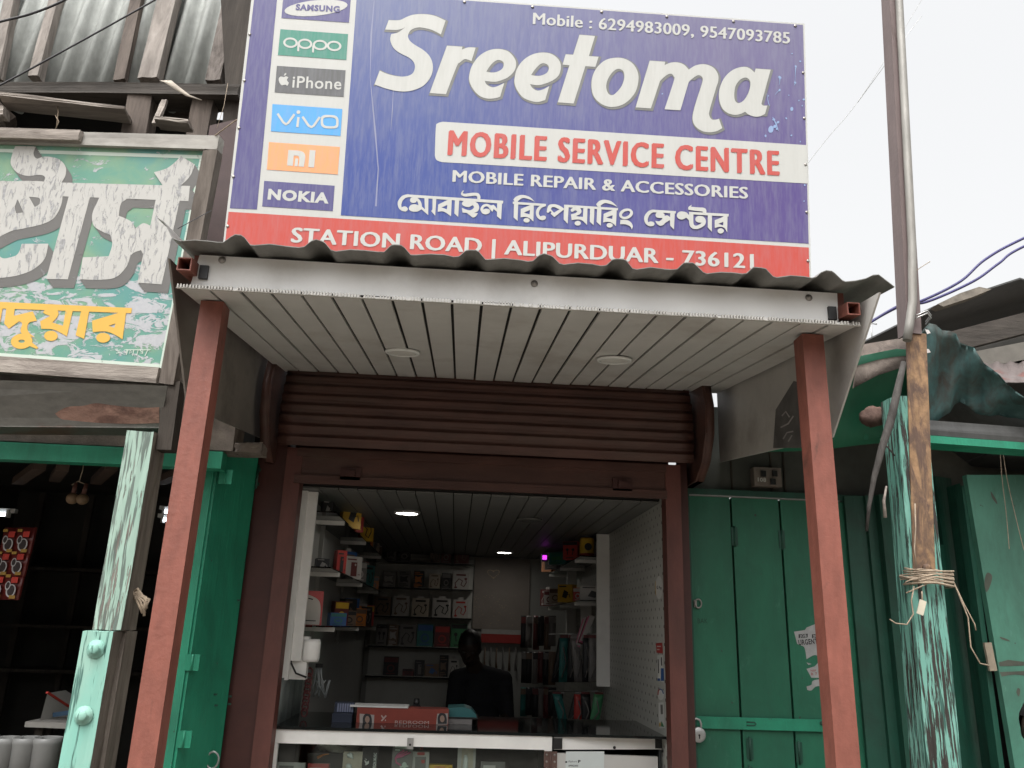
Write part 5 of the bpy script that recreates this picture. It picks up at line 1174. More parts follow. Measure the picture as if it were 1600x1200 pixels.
# right part of the back wall
hp = thing('wall_panel', 'plain cream wall panel with a little gold heart on the back wall behind the seller', 'panel', (.25, 6.6, H-.2))
a_, b_ = atY(742, 885, YB), atY(826, 985, YB)
m = MB(); m.span(a_.x, b_.x, YB, YB+.015, b_.z, SCZ-.01); m.build('panel', plain('cream_laminate', (.27, .235, .21), .06), hp)
PB = planeY(YB-.001); ar = Art(PB, .001)
for k_ in range(26):
    t = k_/26*2*math.pi; ar.poly([ellipse(771+7*math.sin(t)**3*1.3, 896-(6*math.cos(t)-2.4*math.cos(2*t)-.9*math.cos(3*t)), .9, .8, 0, 8)])
for k_ in range(60): ar.poly([ellipse(rk.uniform(740, 805), rk.uniform(930, 978), .5, .5, 0, 6)])
ar.build('gold_dots', plain('gold_foil', (.55, .42, .26), .1, 10, .3), hp)
r = thing('shelf_banner', 'red banner strip with a white edge on the back wall right of the seller', 'banner', atY(785, 1005, YB-.03))
m = MB(); a_, b_ = atY(752, 990, YB-.03), atY(822, 1006, YB-.03); m.span(a_.x, b_.x, YB-.03, YB-.02, b_.z, a_.z); m.build('strip', PM['red'], r)
m = MB(); m.span(a_.x, b_.x, YB-.032, YB-.0205, a_.z+.0005, a_.z+.035); m.build('white_edge', PM['white'], r)
for k_, px in enumerate((758, 767, 776, 786, 796, 806)):
    c = atY(px, 1012, YB-.02); m = MB(); m.tube([c, c+Vector((0, 0, -.10)), c+Vector((.004, 0, -.17))], [.006, .005, .012], 6)
    tag(m.build('hand_tool', PM['grey'] if k_ % 2 else PM['brown']), f'{ORD[k_]} from the left of the thin tools hanging under the red banner strip', 'tool', 'tools under the red banner')
# left wall shelves
lsx0, lsx1 = SX0+.002, -.55
zL = [atY(485, 798, 3.58).z, atY(490, 885, 3.58).z, atY(480, 977, 3.58).z]
lsv = thing('wall_shelving', 'glass shelves on a white upright along the left wall of the shop', 'shelving', (-.63, 5, H-.2))
m = MB(); m.span(SX0+.001, -.632, 3.545, 3.565, atY(450, 1032, 3.55).z, SCZ-.004); m.build('upright', ALU, lsv, bevel=.003)
m = MB(); m.span(SX0+.001, -.672, 3.52, 3.544, atY(450, 1062, 3.55).z, SCZ-.004); m.build('upright', ALU, lsv, bevel=.003)
for y_ in (4.1, 5.0, 6.0):
    m = MB(); m.span(SX0+.001, SX0+.02, y_, y_+.03, zL[2]-.1, SCZ-.004); m.build('upright', INTW, lsv)
for z in zL:
    m = MB(); m.span(lsx0, lsx1, 3.57, 6.44, z-.006, z); m.build('glass_shelf', SHELFG, lsv)
    for y_ in (3.85, 4.8, 5.8):
        m = MB(); m.span(lsx0, lsx1, y_, y_+.018, z-.026, z-.007); m.build('bracket', ALU, lsv)
def on_left(px, py, X, lev, w_, d_, h_, bo, ar_, stl, lab, name='accessory_pack', cat='pack', rz=1.2):
    y_ = min(6.3, max(3.66, atX(px, py, X).y)); pack(name, lab, cat, (X, y_, zL[lev]+.001), w_, d_, h_, rz, bo, ar_, stl, 'goods on the left shelves')
for args in (
 (510, 800, -.64, 0, .05, .03, .09, 'black', 'white', 'plug', 'small black pack standing at the near end of the top left shelf', 'accessory_pack', 'pack', .4),
 (545, 835, -.575, 0, .10, .05, .15, 'yellow', 'black', 'plug', 'yellow charger box leaning out at the front of the top left shelf', 'charger_box', 'box', .5),
 (552, 845, -.57, 0, .08, .05, .12, 'red', 'yellow', 'box', 'red box behind the yellow charger box on the top left shelf', 'charger_box', 'box', .6),
 (565, 855, -.58, 0, .12, .05, .14, 'yellow', 'black', 'cable', 'yellow pack with black print farther along the top left shelf', 'accessory_pack', 'pack', .7),
 (502, 890, -.63, 1, .06, .05, .05, 'black', 'white', 'plug', 'little black gadget at the near end of the middle left shelf', 'accessory_pack', 'pack', .3),
 (530, 890, -.60, 1, .05, .05, .12, 'red', 'black', 'box', 'narrow red pack on the middle left shelf', 'accessory_pack', 'pack', .5),
 (548, 900, -.585, 1, .10, .05, .12, 'white', 'maroon', 'box', 'white pack with maroon print on the middle left shelf', 'accessory_pack', 'pack', .6),
 (558, 905, -.58, 1, .09, .05, .11, 'grey', 'white', 'box', 'grey pack behind the white one on the middle left shelf', 'accessory_pack', 'pack', .7),
 (571, 910, -.59, 1, .10, .05, .13, 'teal', 'black', 'cable', 'teal pack at the far end of the middle left shelf', 'accessory_pack', 'pack', .9),
 (525, 980, -.585, 2, .08, .06, .06, 'blue', 'teal', 'box', 'bright blue box on the lowest left shelf', 'accessory_pack', 'box', .4),
 (540, 985, -.60, 2, .09, .05, .08, 'brown', 'black', 'box', 'brown carton behind the blue box on the lowest left shelf', 'accessory_pack', 'box', .6),
 (556, 985, -.59, 2, .10, .05, .10, 'orange', 'brown', 'box', 'orange pack near the far end of the lowest left shelf', 'accessory_pack', 'pack', .8),
 (566, 990, -.60, 2, .10, .05, .12, 'black', 'grey', 'cable', 'black pack at the far end of the lowest left shelf', 'accessory_pack', 'pack', .9)):
    on_left(*args)
LV = ['top', 'middle', 'lowest']
cols_ = ['grey', 'black', 'cream', 'red', 'blue', 'brown', 'teal', 'white', 'maroon', 'orange']
for lev in range(3):
    for i in range(6):
        y_ = 4.55+i*.30+rk.uniform(-.04, .04); bo, a2_ = cols_[(lev*4+i*3) % 10], cols_[(lev*3+i*7+2) % 10]
        if bo == a2_: a2_ = 'yellow'
        pack('accessory_pack', f'{bo} and {a2_} pack, {ORD[i]} going back along the rear part of the {LV[lev]} left shelf', 'pack', (-.625+rk.uniform(-.02, .02), y_, zL[lev]+.001), rk.uniform(.08, .12), .04, rk.uniform(.09, .17), rk.uniform(.5, 1.1), bo, a2_, rk.choice(('box', 'cable', 'plug')), 'goods on the left shelves')
        if lev != 1 or i > 2: continue
# payment stand, code left blank
r = thing('card_stand', 'white and red card stand with a rounded printed panel on the lowest left shelf', 'card stand', (-.625, 3.66, zL[2]+.001))
pl = Plane((-.625, 3.66, zL[2]+.001), (.96, .28, 0), (-.02, .12, 1))
m = MB(); p, d = rect_world(pl, -.045, .045, 0, .145, .003); m.prism(p, d); m.build('card', PM['red'], r)
ar = Art(pl, .001); ar.add(*fill2d([outline('-.043,.002* .036,.002* .036,.07 .02,.11 -.043,.135*')])); ar.build('printed_panel', plain('card_cream', (.42, .39, .35), .04), r)
ar = Art(pl, .0018); ar.add(*fill2d([ribbon([(-.03, .018), (.02, .018)], .004)])); ar.add(*fill2d([ribbon([(-.02, .112), (0, .108)], .005)])); ar.build('printed_line', INK, r)
m = MB(); m.bar(pl.world(.0, .1, -.004), pl.world(.0, 0, -.07), .03, .003); m.build('strut', PM['red'], r)
# wall phone-like white adaptor box
c = atY(452, 1028, 3.53)
r = thing('wall_router', 'white plastic box with a round cover and black lead below the left upright', 'router', c)
m = MB(); m.box((c.x+.03, 3.60, c.z), (.07, .05, .17)); m.build('case', ALU, r, bevel=.006)
m = MB(); m.lathe((c.x+.072, 3.60, c.z+.03), [(.035, -.045), (.04, -.03), (.04, .03), (.035, .045)], 18); m.build('cover', ALU, r)
m = MB(); m.tube([(c.x+.0, 3.57, c.z+.03), (c.x+.005, 3.55, c.z-.02), (c.x+.03, 3.55, c.z-.06), (c.x+.07, 3.57, c.z-.075)], .004, 6); m.build('lead', CABLE, r)
r = thing('cable_bundle', 'bundle of pale cables hanging below the left shelves', 'cables', atY(500, 1060, 3.8))
m = MB()
for k_ in range(9):
    a_ = atY(498+rk.uniform(-6, 6), 1040, 3.8); m.tube([a_, a_+Vector((rk.uniform(-.03, .03), 0, -.07)), a_+Vector((rk.uniform(-.02, .05), 0, -.13)), a_+Vector((rk.uniform(0, .05), .01, -.06))], .003, 5)
m.build('lead', plain('pale_cable', (.26, .28, .28), .2), r)
m = MB(); m.box(atY(499, 1040, 3.8), (.03, .02, .016)); m.build('tie', BLACK, r)
r = thing('red_chain', 'dark red decorative chain hanging low on the left wall', 'garland', atY(482, 1110, 3.7))
for k_ in range(8):
    c = atY(484-k_*1.2, 1050+k_*9, 3.7); m = MB(); m.tube([c+Vector((.012*math.cos(t), 0, .017*math.sin(t))) for t in [q_*math.pi/6 for q_ in range(13)]], .004, 5, caps=False); m.build('link', PM['maroon'], r)
# right wall shelves
rx0, rx1 = .70, SX1-.002
zR = [atY(930, 800, 4.72).z, atY(930, 869, 4.72).z, atY(925, 938, 4.72).z]
rsv = thing('wall_shelving', 'glass shelves with white uprights deep on the right wall of the shop', 'shelving', (.78, 5.4, H-.2))
m = MB(); m.span(.795, SX1-.001, 4.68, 4.70, atY(935, 1072, 4.7).z, SCZ-.004); m.build('upright', ALU, rsv, bevel=.003)
m = MB(); m.span(.80, SX1-.001, 5.32, 5.34, atY(900, 1030, 5.32).z, zR[2]-.01); m.build('upright', ALU, rsv)
m = MB(); m.span(.80, SX1-.001, 6.0, 6.02, atY(870, 1020, 6.0).z, SCZ-.004); m.build('upright', ALU, rsv)
for z in zR:
    m = MB(); m.span(rx0, rx1, 4.705, 6.42, z-.006, z); m.build('glass_shelf', SHELFG, rsv)
    for y_ in (4.9, 5.6, 6.3):
        m = MB(); m.span(rx0, rx1, y_, y_+.018, z-.026, z-.007); m.build('bracket', ALU, rsv)
def on_right(px, lev, Y, w_, d_, h_, bo, ar_, stl, lab, rz=-.5, name='accessory_pack', cat='pack'):
    c = atY(px, 930, Y); pack(name, lab, cat, (min(.80, max(.68, c.x)), Y, zR[lev]+.001), w_, d_, h_, rz, bo, ar_, stl, 'goods on the right shelves')
on_right(926, 2, 4.86, .15, .06, .085, 'white', 'black', 'plug', 'white box with a black plug picture at the near end of the lowest right shelf', -.12, 'charger_box', 'box')
on_right(905, 2, 5.0, .06, .05, .08, 'red', 'white', 'box', 'red and white box just behind the white plug box', -.5)
on_right(886, 2, 5.25, .11, .05, .11, 'yellow', 'black', 'plug', 'dull yellow box in the middle of the lowest right shelf', -.7, 'charger_box', 'box')
on_right(866, 2, 5.6, .10, .05, .10, 'cream', 'brown', 'box', 'cream box behind the dull yellow one on the lowest right shelf', -.7)
on_right(851, 2, 5.95, .10, .05, .10, 'white', 'maroon', 'box', 'white box with maroon print far back on the lowest right shelf', -.7)
on_right(840, 2, 6.2, .10, .05, .12, 'maroon', 'white', 'cable', 'maroon pack at the far end of the lowest right shelf', -.7)
on_right(893, 1, 5.05, .10, .05, .11, 'red', 'black', 'box', 'red pack beside the yellow jar on the middle right shelf', -.6)
on_right(872, 1, 5.45, .17, .06, .08, 'teal', 'green', 'box', 'long teal box in the middle right shelf behind the red pack', -1.0, 'charger_box', 'box')
on_right(852, 1, 5.9, .10, .05, .12, 'grey', 'white', 'box', 'grey pack far back on the middle right shelf', -.7)
on_right(842, 1, 6.2, .09, .05, .12, 'orange', 'black', 'box', 'orange pack at the far end of the middle right shelf', -.7)
for i in range(6):
    y_ = 4.95+i*.25; bo, a2_ = cols_[(i*3+1) % 10], cols_[(i*7+4) % 10]
    if bo == a2_: a2_ = 'yellow'
    pack('accessory_pack', f'{bo} and {a2_} pack, {ORD[i]} going back along the top right shelf', 'pack', (.78+rk.uniform(-.02, .02), y_, zR[0]+.001), rk.uniform(.07, .11), .04, rk.uniform(.06, .10), -rk.uniform(.5, 1.0), bo, a2_, rk.choice(('box', 'cable')), 'goods on the right shelves')
m = MB(); xs_ = [3.50+.45*i/60 for i in range(61)]
zl_, zh_ = H-.40, H-.22
m.sheet([[(SX0+.012+.004*math.sin(y_*260), y_, z_) for y_ in xs_] for z_ in (zl_, (zl_+zh_)/2, zh_)], Vector((.002, 0, 0)))
tag(m.build('plastic_sheet', plain('grey_green_ribbed_plastic', (.17, .19, .18), .15, 9, .2, bump=0)), 'grey green ribbed plastic sheet on the left wall just above the counter', 'sheet')
c = atY(917, 868, 4.85); r = thing('jar', 'yellow labelled jar at the near end of the middle right shelf', 'jar', (min(c.x, .79), 4.85, zR[1]+.001)); c = r.location.copy()
m = MB(); m.lathe(c, [(.042, 0), (.045, .005), (.045, .105), (.04, .115)], 24); m.build('body', PM['yellow'], r)
m = MB(); m.lathe(c+Vector((0, 0, .1155)), [(.043, 0), (.043, .02), (.038, .024)], 24); m.build('lid', PM['black'], r)
m = MB(); m.lathe(c+Vector((0, -.0462, .06)), [(.022, 0), (.022, .001), (.014, .0012), (.014, .0004)], 20, 'Y'); m.build('printed_emblem', PM['black'], r)
m = MB(); m.lathe(c, [(.0458, .004), (.0458, .022), (.0452, .0225), (.0452, .0035)], 24); m.build('label_band', PM['red'], r)
# hanging pouches
for row, y0, y1, ps in ((0, 985, 1066, ((868, 'black', 5.4), (880, 'teal', 5.2), (893, 'black', 5.0), (905, 'grey', 4.95), (917, 'black', 4.85), (927, 'grey', 4.8))), (1, 1074, 1132, ((870, 'black', 5.4), (881, 'teal', 5.2), (892, 'black', 5.05), (904, 'red', 4.95), (917, 'black', 4.9), (928, 'green', 4.8)))):
    for k_, (px, bo, Y) in enumerate(ps):
        A_, B_ = atY(px, y0+8, Y), atY(px, y1, Y); h_ = A_.z-B_.z; w_ = .055
        r = thing('hanging_pouch', f'{bo} cable pouch, {ORD[k_]} from the left in the {"upper" if row == 0 else "lower"} row hanging under the right shelves', 'pouch', B_, 'pouches hanging under the right shelves')
        t = rk.uniform(-.05, .05)
        m = MB(); m.sheet([[B_+Vector((x_*w_+t*z_, -.010*math.sin(z_*3.14)*(1-abs(x_)*1.6), z_*h_)) for x_ in (-.5, -.25, 0, .25, .5)] for z_ in (0, .2, .5, .8, .95)], Vector((0, .008, 0))); m.build('pouch', PM[bo], r)
        m = MB(); m.box(B_+Vector((t*.97, 0, h_*.98)), (w_*.9, .004, h_*.07)); m.build('header_card', PM['grey' if k_ % 3 == 0 else 'maroon'], r)
        m = MB(); m.tube([B_+Vector((-.012, -.014, h_*.1)), B_+Vector((.014+t*.4, -.016, h_*.4)), B_+Vector((-.006+t*.7, -.014, h_*.75))], .004, 5); m.build('cable', PM['grey'], r)
for row, y0, y1 in ((0, 962, 1012), (1, 1018, 1070), (2, 1074, 1120)):
    for k_ in range(6):
        px = 818+k_*9+rk.uniform(-1.5, 1.5); Y = 6.35-k_*.13; bo = ('black', 'grey', 'maroon', 'black', 'brown', 'grey', 'teal', 'black')[(row*3+k_*5) % 8]
        A_, B_ = atY(px, y0, Y), atY(px, y1+rk.uniform(-4, 4), Y); h_ = A_.z-B_.z; w_ = .042+rk.uniform(0, .012)
        r = thing('hanging_packet', f'{bo} flat packet, {ORD[k_]} from the left in the {NM[row]} row at the back right', 'packet', B_, 'small packets hanging at the back right')
        m = MB(); m.sheet([[B_+Vector((x_*w_, -.006*math.sin(z_*3.14)*(1-abs(x_)*1.6), z_*h_)) for x_ in (-.5, 0, .5)] for z_ in (0, .3, .7, 1)], Vector((0, .005, 0))); m.build('pouch', PM[bo], r)
        m = MB(); m.box(B_+Vector((0, -.008, h_*.86)), (w_*.96, .004, h_*.2)); m.build('header_card', PM[('maroon', 'grey', 'brown', 'black')[(row+k_) % 4]], r)
for k_, z in ((0, 985), (1, 1074)):
    m = MB(); m.cyl(atY(858, z+6, 5.5), atY(934, z+6, 4.76), .004, 6); tag(m.build('hook_rail', STEEL), ('upper' if k_ == 0 else 'lower')+' thin steel rail carrying the hanging pouches', 'rail')
for k_ in range(5):
    a_, b_ = atY(902+k_*2, 1010-k_*2, 4.95-.01*k_), atY(914+k_*3, 968-k_*1.5, 4.95-.01*k_); m = MB(); m.bar(a_, b_, .008, .03)
    tag(m.build('screen_guard', (PM['pink'], PM['white'], PM['maroon'])[k_ % 3], bevel=.0015), f'{ORD[k_]} from the left of the slanting slim screen guards under the right shelf', 'screen guard', 'screen guards leaning under the right shelf')
# stickers on the right wall
SW = Plane((SX1, 3.6, H), (0, -1, 0), (0, 0, 1))
def sticker(lab, items, pos):
    r = thing('sticker', lab, 'sticker', SW.at(*pos), 'stickers on the dotted wall'); k_ = 0
    for nm, mat, loops in items:
        ar = Art(SW, .0006+.0006*k_); k_ += 1
        for lp in loops:
            if isinstance(lp, tuple): ar.text(*lp)
            else: ar.poly([lp])
        ar.build(nm, mat, r)
SWH = plain('sticker_white', (.55, .55, .53), .03)
sticker('white oval payment sticker at the edge of the dotted wall', [('backing', SWH, [ellipse(1030, 918, 5.6, 18, 0, 24)]), ('lettering', INK, [('G Pay', (1026.5, 920), (1034.5, 921), 5, .02)]), ('yellow_edge', PM['yellow'], [ribbon([(1025, 908), (1024.6, 918), (1025.3, 930)], .8)])], (1030, 936))
sticker('small red sticker below the oval one on the dotted wall', [('backing', PM['red'], ['1025,1005* 1035,1004* 1036,1021* 1026,1020*']), ('printed_line', SWH, [ribbon([(1027, 1010), (1033, 1010)], 1.6), ribbon([(1027, 1015), (1031, 1015)], 1.4)])], (1030, 1020))
sticker('white and blue tall sticker in the middle of the dotted wall edge', [('backing', SWH, ['1027,1024* 1036,1023* 1038,1066* 1028,1064*']), ('blue_block', PM['blue'], ['1033,1044* 1037.5,1044* 1038,1064* 1033,1064*', '1028,1060* 1032,1060* 1032,1064* 1028,1064*']), ('printed_line', INK, [ribbon([(1029, 1030), (1029.6, 1052)], 1.2), ribbon([(1034, 1027), (1034.6, 1040)], 1.4)])], (1032, 1066))
sticker('round sticker with a red and blue ring low on the dotted wall', [('backing', SWH, [ellipse(1033, 1085, 5, 9, 0, 20)]), ('red_ring', PM['red'], [ribbon([(1028.5, 1086), (1029, 1080), (1031, 1077)], 1.6)]), ('blue_ring', PM['blue'], [ribbon([(1031.5, 1076.5), (1035, 1078), (1037.4, 1084)], 1.6)])], (1033, 1094))
sticker('white label with grey lines and a green mark at the foot of the dotted wall', [('backing', SWH, ['1029,1098* 1037,1097* 1039,1138* 1030,1138*']), ('printed_line', PM['grey'], [ribbon([(1034, 1101), (1034.8, 1116)], 3.6)]), ('green_mark', PM['green'], ['1034,1126* 1038.6,1136* 1033.5,1135*']), ('yellow_mark', PM['yellow'], ['1031,1130* 1033,1128* 1033,1135* 1031,1136*'])], (1033, 1138))

# ------------------------------------------------------------------ counter with a display case
YC = 3.44
zt = atY(640, 1144, YC).z
ct = thing('display_counter', 'aluminium framed glass display counter with a black glass top across the shop front', 'counter', (.08, 3.7, .2))
CX0, CX1, XM = SX0+.004, SX1-.006, atY(861, 1160, YC).x
m = MB(); m.span(CX0, CX1, YC-.01, 4.0, zt, zt+.010); m.build('glass_top', TOPG, ct, bevel=.002)
hr = .052
m = MB(); m.span(CX0, XM-.003, YC, YC+.025, zt-hr, zt-.002); m.build('top_rail', ALU, ct, bevel=.003)
m = MB(); m.span(CX0, CX0+.03, YC, YC+.025, .21, zt-hr-.001); m.build('corner_post', ALU, ct, bevel=.003)
m = MB(); m.span(XM-.026, XM+.004, YC-.001, YC+.025, .21, zt-.003); m.build('corner_post', ALU, ct, bevel=.003)
m = MB(); m.span(CX0+.031, XM-.027, YC, YC+.025, .21, .30); m.build('plinth', CABM, ct)
m = MB(); m.span(CX0+.031, XM-.027, YC+.010, YC+.014, .301, zt-hr-.001); m.build('front_glass', GLASS, ct)
m = MB(); m.span(CX0, CX0+.006, YC+.026, 3.98, .21, zt-.002); m.span(CX1-.006, CX1, YC+.09, 3.98, .21, zt-.002); m.span(CX0+.007, CX1-.007, 3.97, 3.98, .21, zt-.002); m.span(XM, XM+.006, YC+.03, 3.96, .21, zt-.002); m.build('case_wall', plain('dark_case_lining', (.05, .055, .055), .2), ct)
zsh = zt-.27
m = MB(); m.span(CX0+.008, XM-.002, YC+.03, 3.96, zsh-.008, zsh); m.build('inner_shelf', SHELFG, ct)
m = MB(); m.span(CX0+.008, XM-.002, YC+.03, 3.96, .302, .31); m.build('case_floor', CABM, ct)
c = atY(641, 1160, YC-.004); m = MB(); m.box((c.x, YC-.004, c.z-.004), (.024, .008, .04)); lk = m.build('lock', STEEL, ct, bevel=.004)
m = MB(); m.cyl((c.x, YC-.0095, c.z-.008), (c.x, YC-.006, c.z-.008), .0045, 12); m.build('keyhole', BLACK, lk)
# cabinet side
pA, pB = atY(866, 1147, YC), atY(1034, 1142, YC+.09); pC = atY(866, 1161, YC)
hh = pA.z-pC.z
pA.z = zt-.004; pB.z = zt-.004
m = MB(); m.hexa([p+Vector((0, y_, z_)) for z_ in (-.046, 0) for p, y_ in ((pA, 0), (pB, 0), (pB, .025), (pA, .025))]); m.build('cabinet_rail', ALU, ct, bevel=.003)
for p in (pA+Vector((.014, -.003, -.023)), pB+Vector((-.014, -.003, -.023))):
    m = MB(); m.box(p, (.036, .006, .040)); m.build('joint_cap', BLACK, ct, bevel=.002)
zd = zt-.062
m = MB(); m.hexa([Vector(q) for q in ((XM+.008, YC-.003, .24), (CX1-.02, YC+.055, .24), (CX1-.02, YC+.075, .24), (XM+.008, YC+.015, .24), (XM+.008, YC-.003, zd), (CX1-.02, YC+.055, zd-.012), (CX1-.02, YC+.075, zd-.012), (XM+.008, YC+.015, zd))]); cd = m.build('cabinet_door', CABM, ct, bevel=.002)
CP = Plane((XM+.008, YC-.003, zd), (CX1-.02-XM-.008, .058, 0), (0, 0, 1))
for q in ((866, 1167), (960, 1168), (1034, 1173)):
    c = CP.at(*q); m = MB(); m.lathe((c.x, c.y, c.z), [(.006, 0), (.006, .002), (.002, .004)], 12, 'Y'); m.build('rivet', BLACK, cd)
ar = Art(CP, .0014); ar.poly([[(884, 1174), (944, 1174), (943, 1230), (883, 1230)]]); lab_ = ar.build('paper_label', plain('label_paper', (.52, .56, .55), .04), cd)
ar = Art(CP, .0022); ar.text('flipkart', (888, 1191), (901, 1191), 3, .0); ar.text('P', (903, 1191.5), (907, 1191.5), 4, .05); ar.text('SPH2303', (888, 1197.5), (903, 1197.5), 2.6, .03); ar.poly([ellipse(884.5, 1190.5, 1.8, 1.4, 0, 10)]); ar.build('label_lettering', INK, lab_)
HG = plain('brown_hinge', (.09, .05, .04), .2)
c = atY(860, 1190, YC-.004); m = MB(); m.box((c.x-.014, YC-.005, c.z), (.024, .004, .075)); m.box((c.x+.014, YC-.007, c.z), (.024, .004, .075)); m.cyl((c.x, YC-.009, c.z-.038), (c.x, YC-.009, c.z+.038), .005, 8); hg = m.build('hinge', HG, ct)
for dx in (-.016, .016):
    for dz in (-.025, .0, .025):
        m = MB(); m.lathe((c.x+dx, YC-.0095, c.z+dz), [(.0045, 0), (.0045, .001), (.002, .002)], 10, 'Y'); m.build('screw', SCREW, hg)
# goods inside the case
def case_item(name, lab, cat, x0, x1, ytop, Y, bo, ar_, stl, d_=.03, tilt=-.12):
    a_, b_ = atY(x0, ytop, Y), atY(x1, ytop, Y); return pack(name, lab, cat, ((a_.x+b_.x)/2, Y+.02, zsh+.001), b_.x-a_.x, d_, a_.z-zsh, 0, bo, ar_, stl, 'goods in the glass counter', tilt), a_, b_
def face_art(a_, b_, Y, d_=.03):
    return Plane(((a_.x+b_.x)/2, Y+.02-d_/2-.0025, zsh), (1, 0, 0), (0, 0, 1))
YI = 3.50
case_item('accessory_pack', 'grey and white pack lowest at the left end of the glass counter', 'pack', 431, 476, 1193, YI+.02, 'white', 'grey', 'plug')
case_item('accessory_pack', 'red pack with a white tag second from the left in the glass counter', 'pack', 480, 513, 1195, YI, 'red', 'white', 'box')
def own(name, lab, cat, x0, x1, ytop, Y, bo, d_=.03):
    a_, b_ = atY(x0, ytop, Y), atY(x1, ytop, Y); r = thing(name, lab, cat, ((a_.x+b_.x)/2, Y, zsh+.001), 'goods in the glass counter')
    m = MB(); m.span(a_.x, b_.x, Y, Y+d_, zsh+.001, a_.z); m.build('carton', PM[bo], r, bevel=.004)
    return r, planeY(Y-.0005), Y
r, pl, Y = own('earbud_case', 'pale case with two white earbuds in the glass counter', 'earbuds', 537, 567, 1174, YI, 'cream')
for q in ((547, 1180), (545, 1197)):
    c = atY(*q, Y); m = MB(); m.ball(c+Vector((0, -.004, 0)), .011, 1.1, .6, .9, 12); m.tube([c+Vector((.006, -.006, 0)), c+Vector((.012, -.006, -.012))], .004, 6); m.build('earbud', SWH, r)
r, pl, Y = own('music_box', 'black pack lettered FUSION MUSIC with a white bird mark in the glass counter', 'pack', 567, 591, 1166, YI+.01, 'black')
zz = crop(430, 1080, 9.41)
ar = Art(pl, .001); ar.poly(['1310,1010* 1340,1030 1345,1050* 1352,1035 1378,1020* 1375,1060 1340,1085 1315,1085* 1330,1072 1322,1050*'], zz); ar.poly(['1318,988* 1345,1000 1340,1015*'], zz)
p0 = pl.uv(*zz(1470, 1175)); p1 = pl.uv(*zz(1470, 905)); V, Fc = text_mesh('FUSION MUSIC', .03, 0); wd = max(v_[0] for v_ in V); s_ = (p1[1]-p0[1])/wd; hgt = abs(pl.uv(*zz(1430, 905))[0]-p1[0])
ar.add([(p0[0]-v_[1]/.715*hgt+0, p0[1]+v_[0]*s_) for v_ in V], Fc); V, Fc = text_mesh('ubon', .0, 0); wd = max(v_[0] for v_ in V)
ar.poly([ribbon([(1487, 925), (1478, 1110)], 4)], zz); ar.build('lettering', SWH, r)
r, pl, Y = own('cable_pack', 'dark pack with a pink charging cable and a white top in the glass counter', 'cable', 614, 646, 1165, YI, 'grey', .012)
zz = crop(590, 1080, 9.41)
ar = Art(pl, .001); ar.poly(['255,790* 528,820* 525,860* 255,828*'], zz); ar.poly(['258,848* 328,852* 328,876* 258,872*'], zz); ar.poly([ellipse(395, 1085, 34, 44)], zz); ar.poly(['320,1100* 450,1090* 455,1115* 330,1125*'], zz); ar.build('printed_panel', plain('pale_mint_card', (.45, .52, .46), .05), r)
m = MB()
for e0, e1 in (((390, 870), (300, 930)), ((440, 882), (330, 945)), ((485, 900), (350, 960))):
    m.tube([atY(*zz(*e0), Y-.005), atY(*zz(*e1), Y-.006), atY(*zz(262, 985), Y-.006), atY(*zz(275, 1050), Y-.006), atY(*zz(345, 1090), Y-.006)], .0035, 6)
m.build('cable', PM['pink'], r)
r, pl, Y = own('earphone_pack', 'white pack with a red badge and hook in the glass counter', 'earphones', 645, 671, 1174, YI+.01, 'white')
ar = Art(pl, .001); ar.poly(['585,905 600,897 680,897 692,905 692,930 680,940 600,940 585,930'], zz); ar.poly(['640,1010* 695,1010* 690,1060* 645,1060*'], zz); ar.build('badge', PM['red'], r)
ar = Art(pl, .0009); ar.poly(['555,965* 715,962* 700,1200* 545,1200*'], zz); ar.build('window', PM['grey'], r)
m = MB(); m.tube([atY(*zz(*q), Y+.01) for q in ((632, 865), (636, 830), (648, 818), (662, 830), (664, 865))], .0018, 5); m.build('hook', PM['red'], r)
r, pl, Y = own('accessory_pack', 'yellow pack low in the middle of the glass counter', 'pack', 671, 707, 1195, YI, 'yellow')
ar = Art(pl, .001); ar.poly(['830,1105* 1000,1105* 1000,1125* 830,1125*'], zz); ar.build('printed_band', PM['orange'], r)
r, pl, Y = own('charger_pack', 'tall white pack with a see through window and red tag in the glass counter', 'pack', 716, 744, 1163, YI, 'white')
ar = Art(pl, .001); ar.poly(['1240,835* 1410,830* 1400,1200* 1225,1200*'], zz); ar.build('window', PM['cream'], r)
m = MB(); m.lathe(atY(*zz(1288, 1120), Y-.008), [(.010, -.03), (.011, .0), (.009, .03), (.005, .045)], 12); m.build('charger', SWH, r)
ar = Art(pl, .0018); ar.poly(['1285,795* 1375,792* 1380,825* 1285,828*'], zz); ar.build('tag', PM['pink'], r)
case_item('accessory_pack', 'grey boxed adaptor at the right end of the glass counter', 'pack', 752, 790, 1192, YI+.02, 'grey', 'white', 'plug')
# grey adaptor behind and crumpled bag
m = MB(); rs = random.Random(4); c = atY(533, 1161, 3.62)
m.ball(c, .085, 1.15, .55, .42, 18); o = m.build('plastic_bag', plain('cloudy_plastic', (.5, .48, .45), .3, 30, .25), jitter=.012); tag(o, 'crumpled clear plastic bag lying behind the earbud case in the counter', 'bag')
m = MB(); m.span(c.x-.12, c.x+.12, 3.58, 3.80, zsh+.001, c.z-.034); m.span(c.x-.122, c.x+.122, 3.578, 3.802, c.z-.052, c.z-.0345); tag(m.build('storage_box', PM['black'], bevel=.004), 'black lidded box under the crumpled bag inside the counter', 'box')
m = MB(); c = atY(700, 1192, 3.62); m.lathe((c.x, c.y, zsh+.001), [(.05, 0), (.055, .03), (.055, .075), (.04, .10)], 22); m.build('speaker', PM['grey']); tag(bpy.data.objects['speaker'], 'round grey speaker behind the yellow pack in the counter', 'speaker')
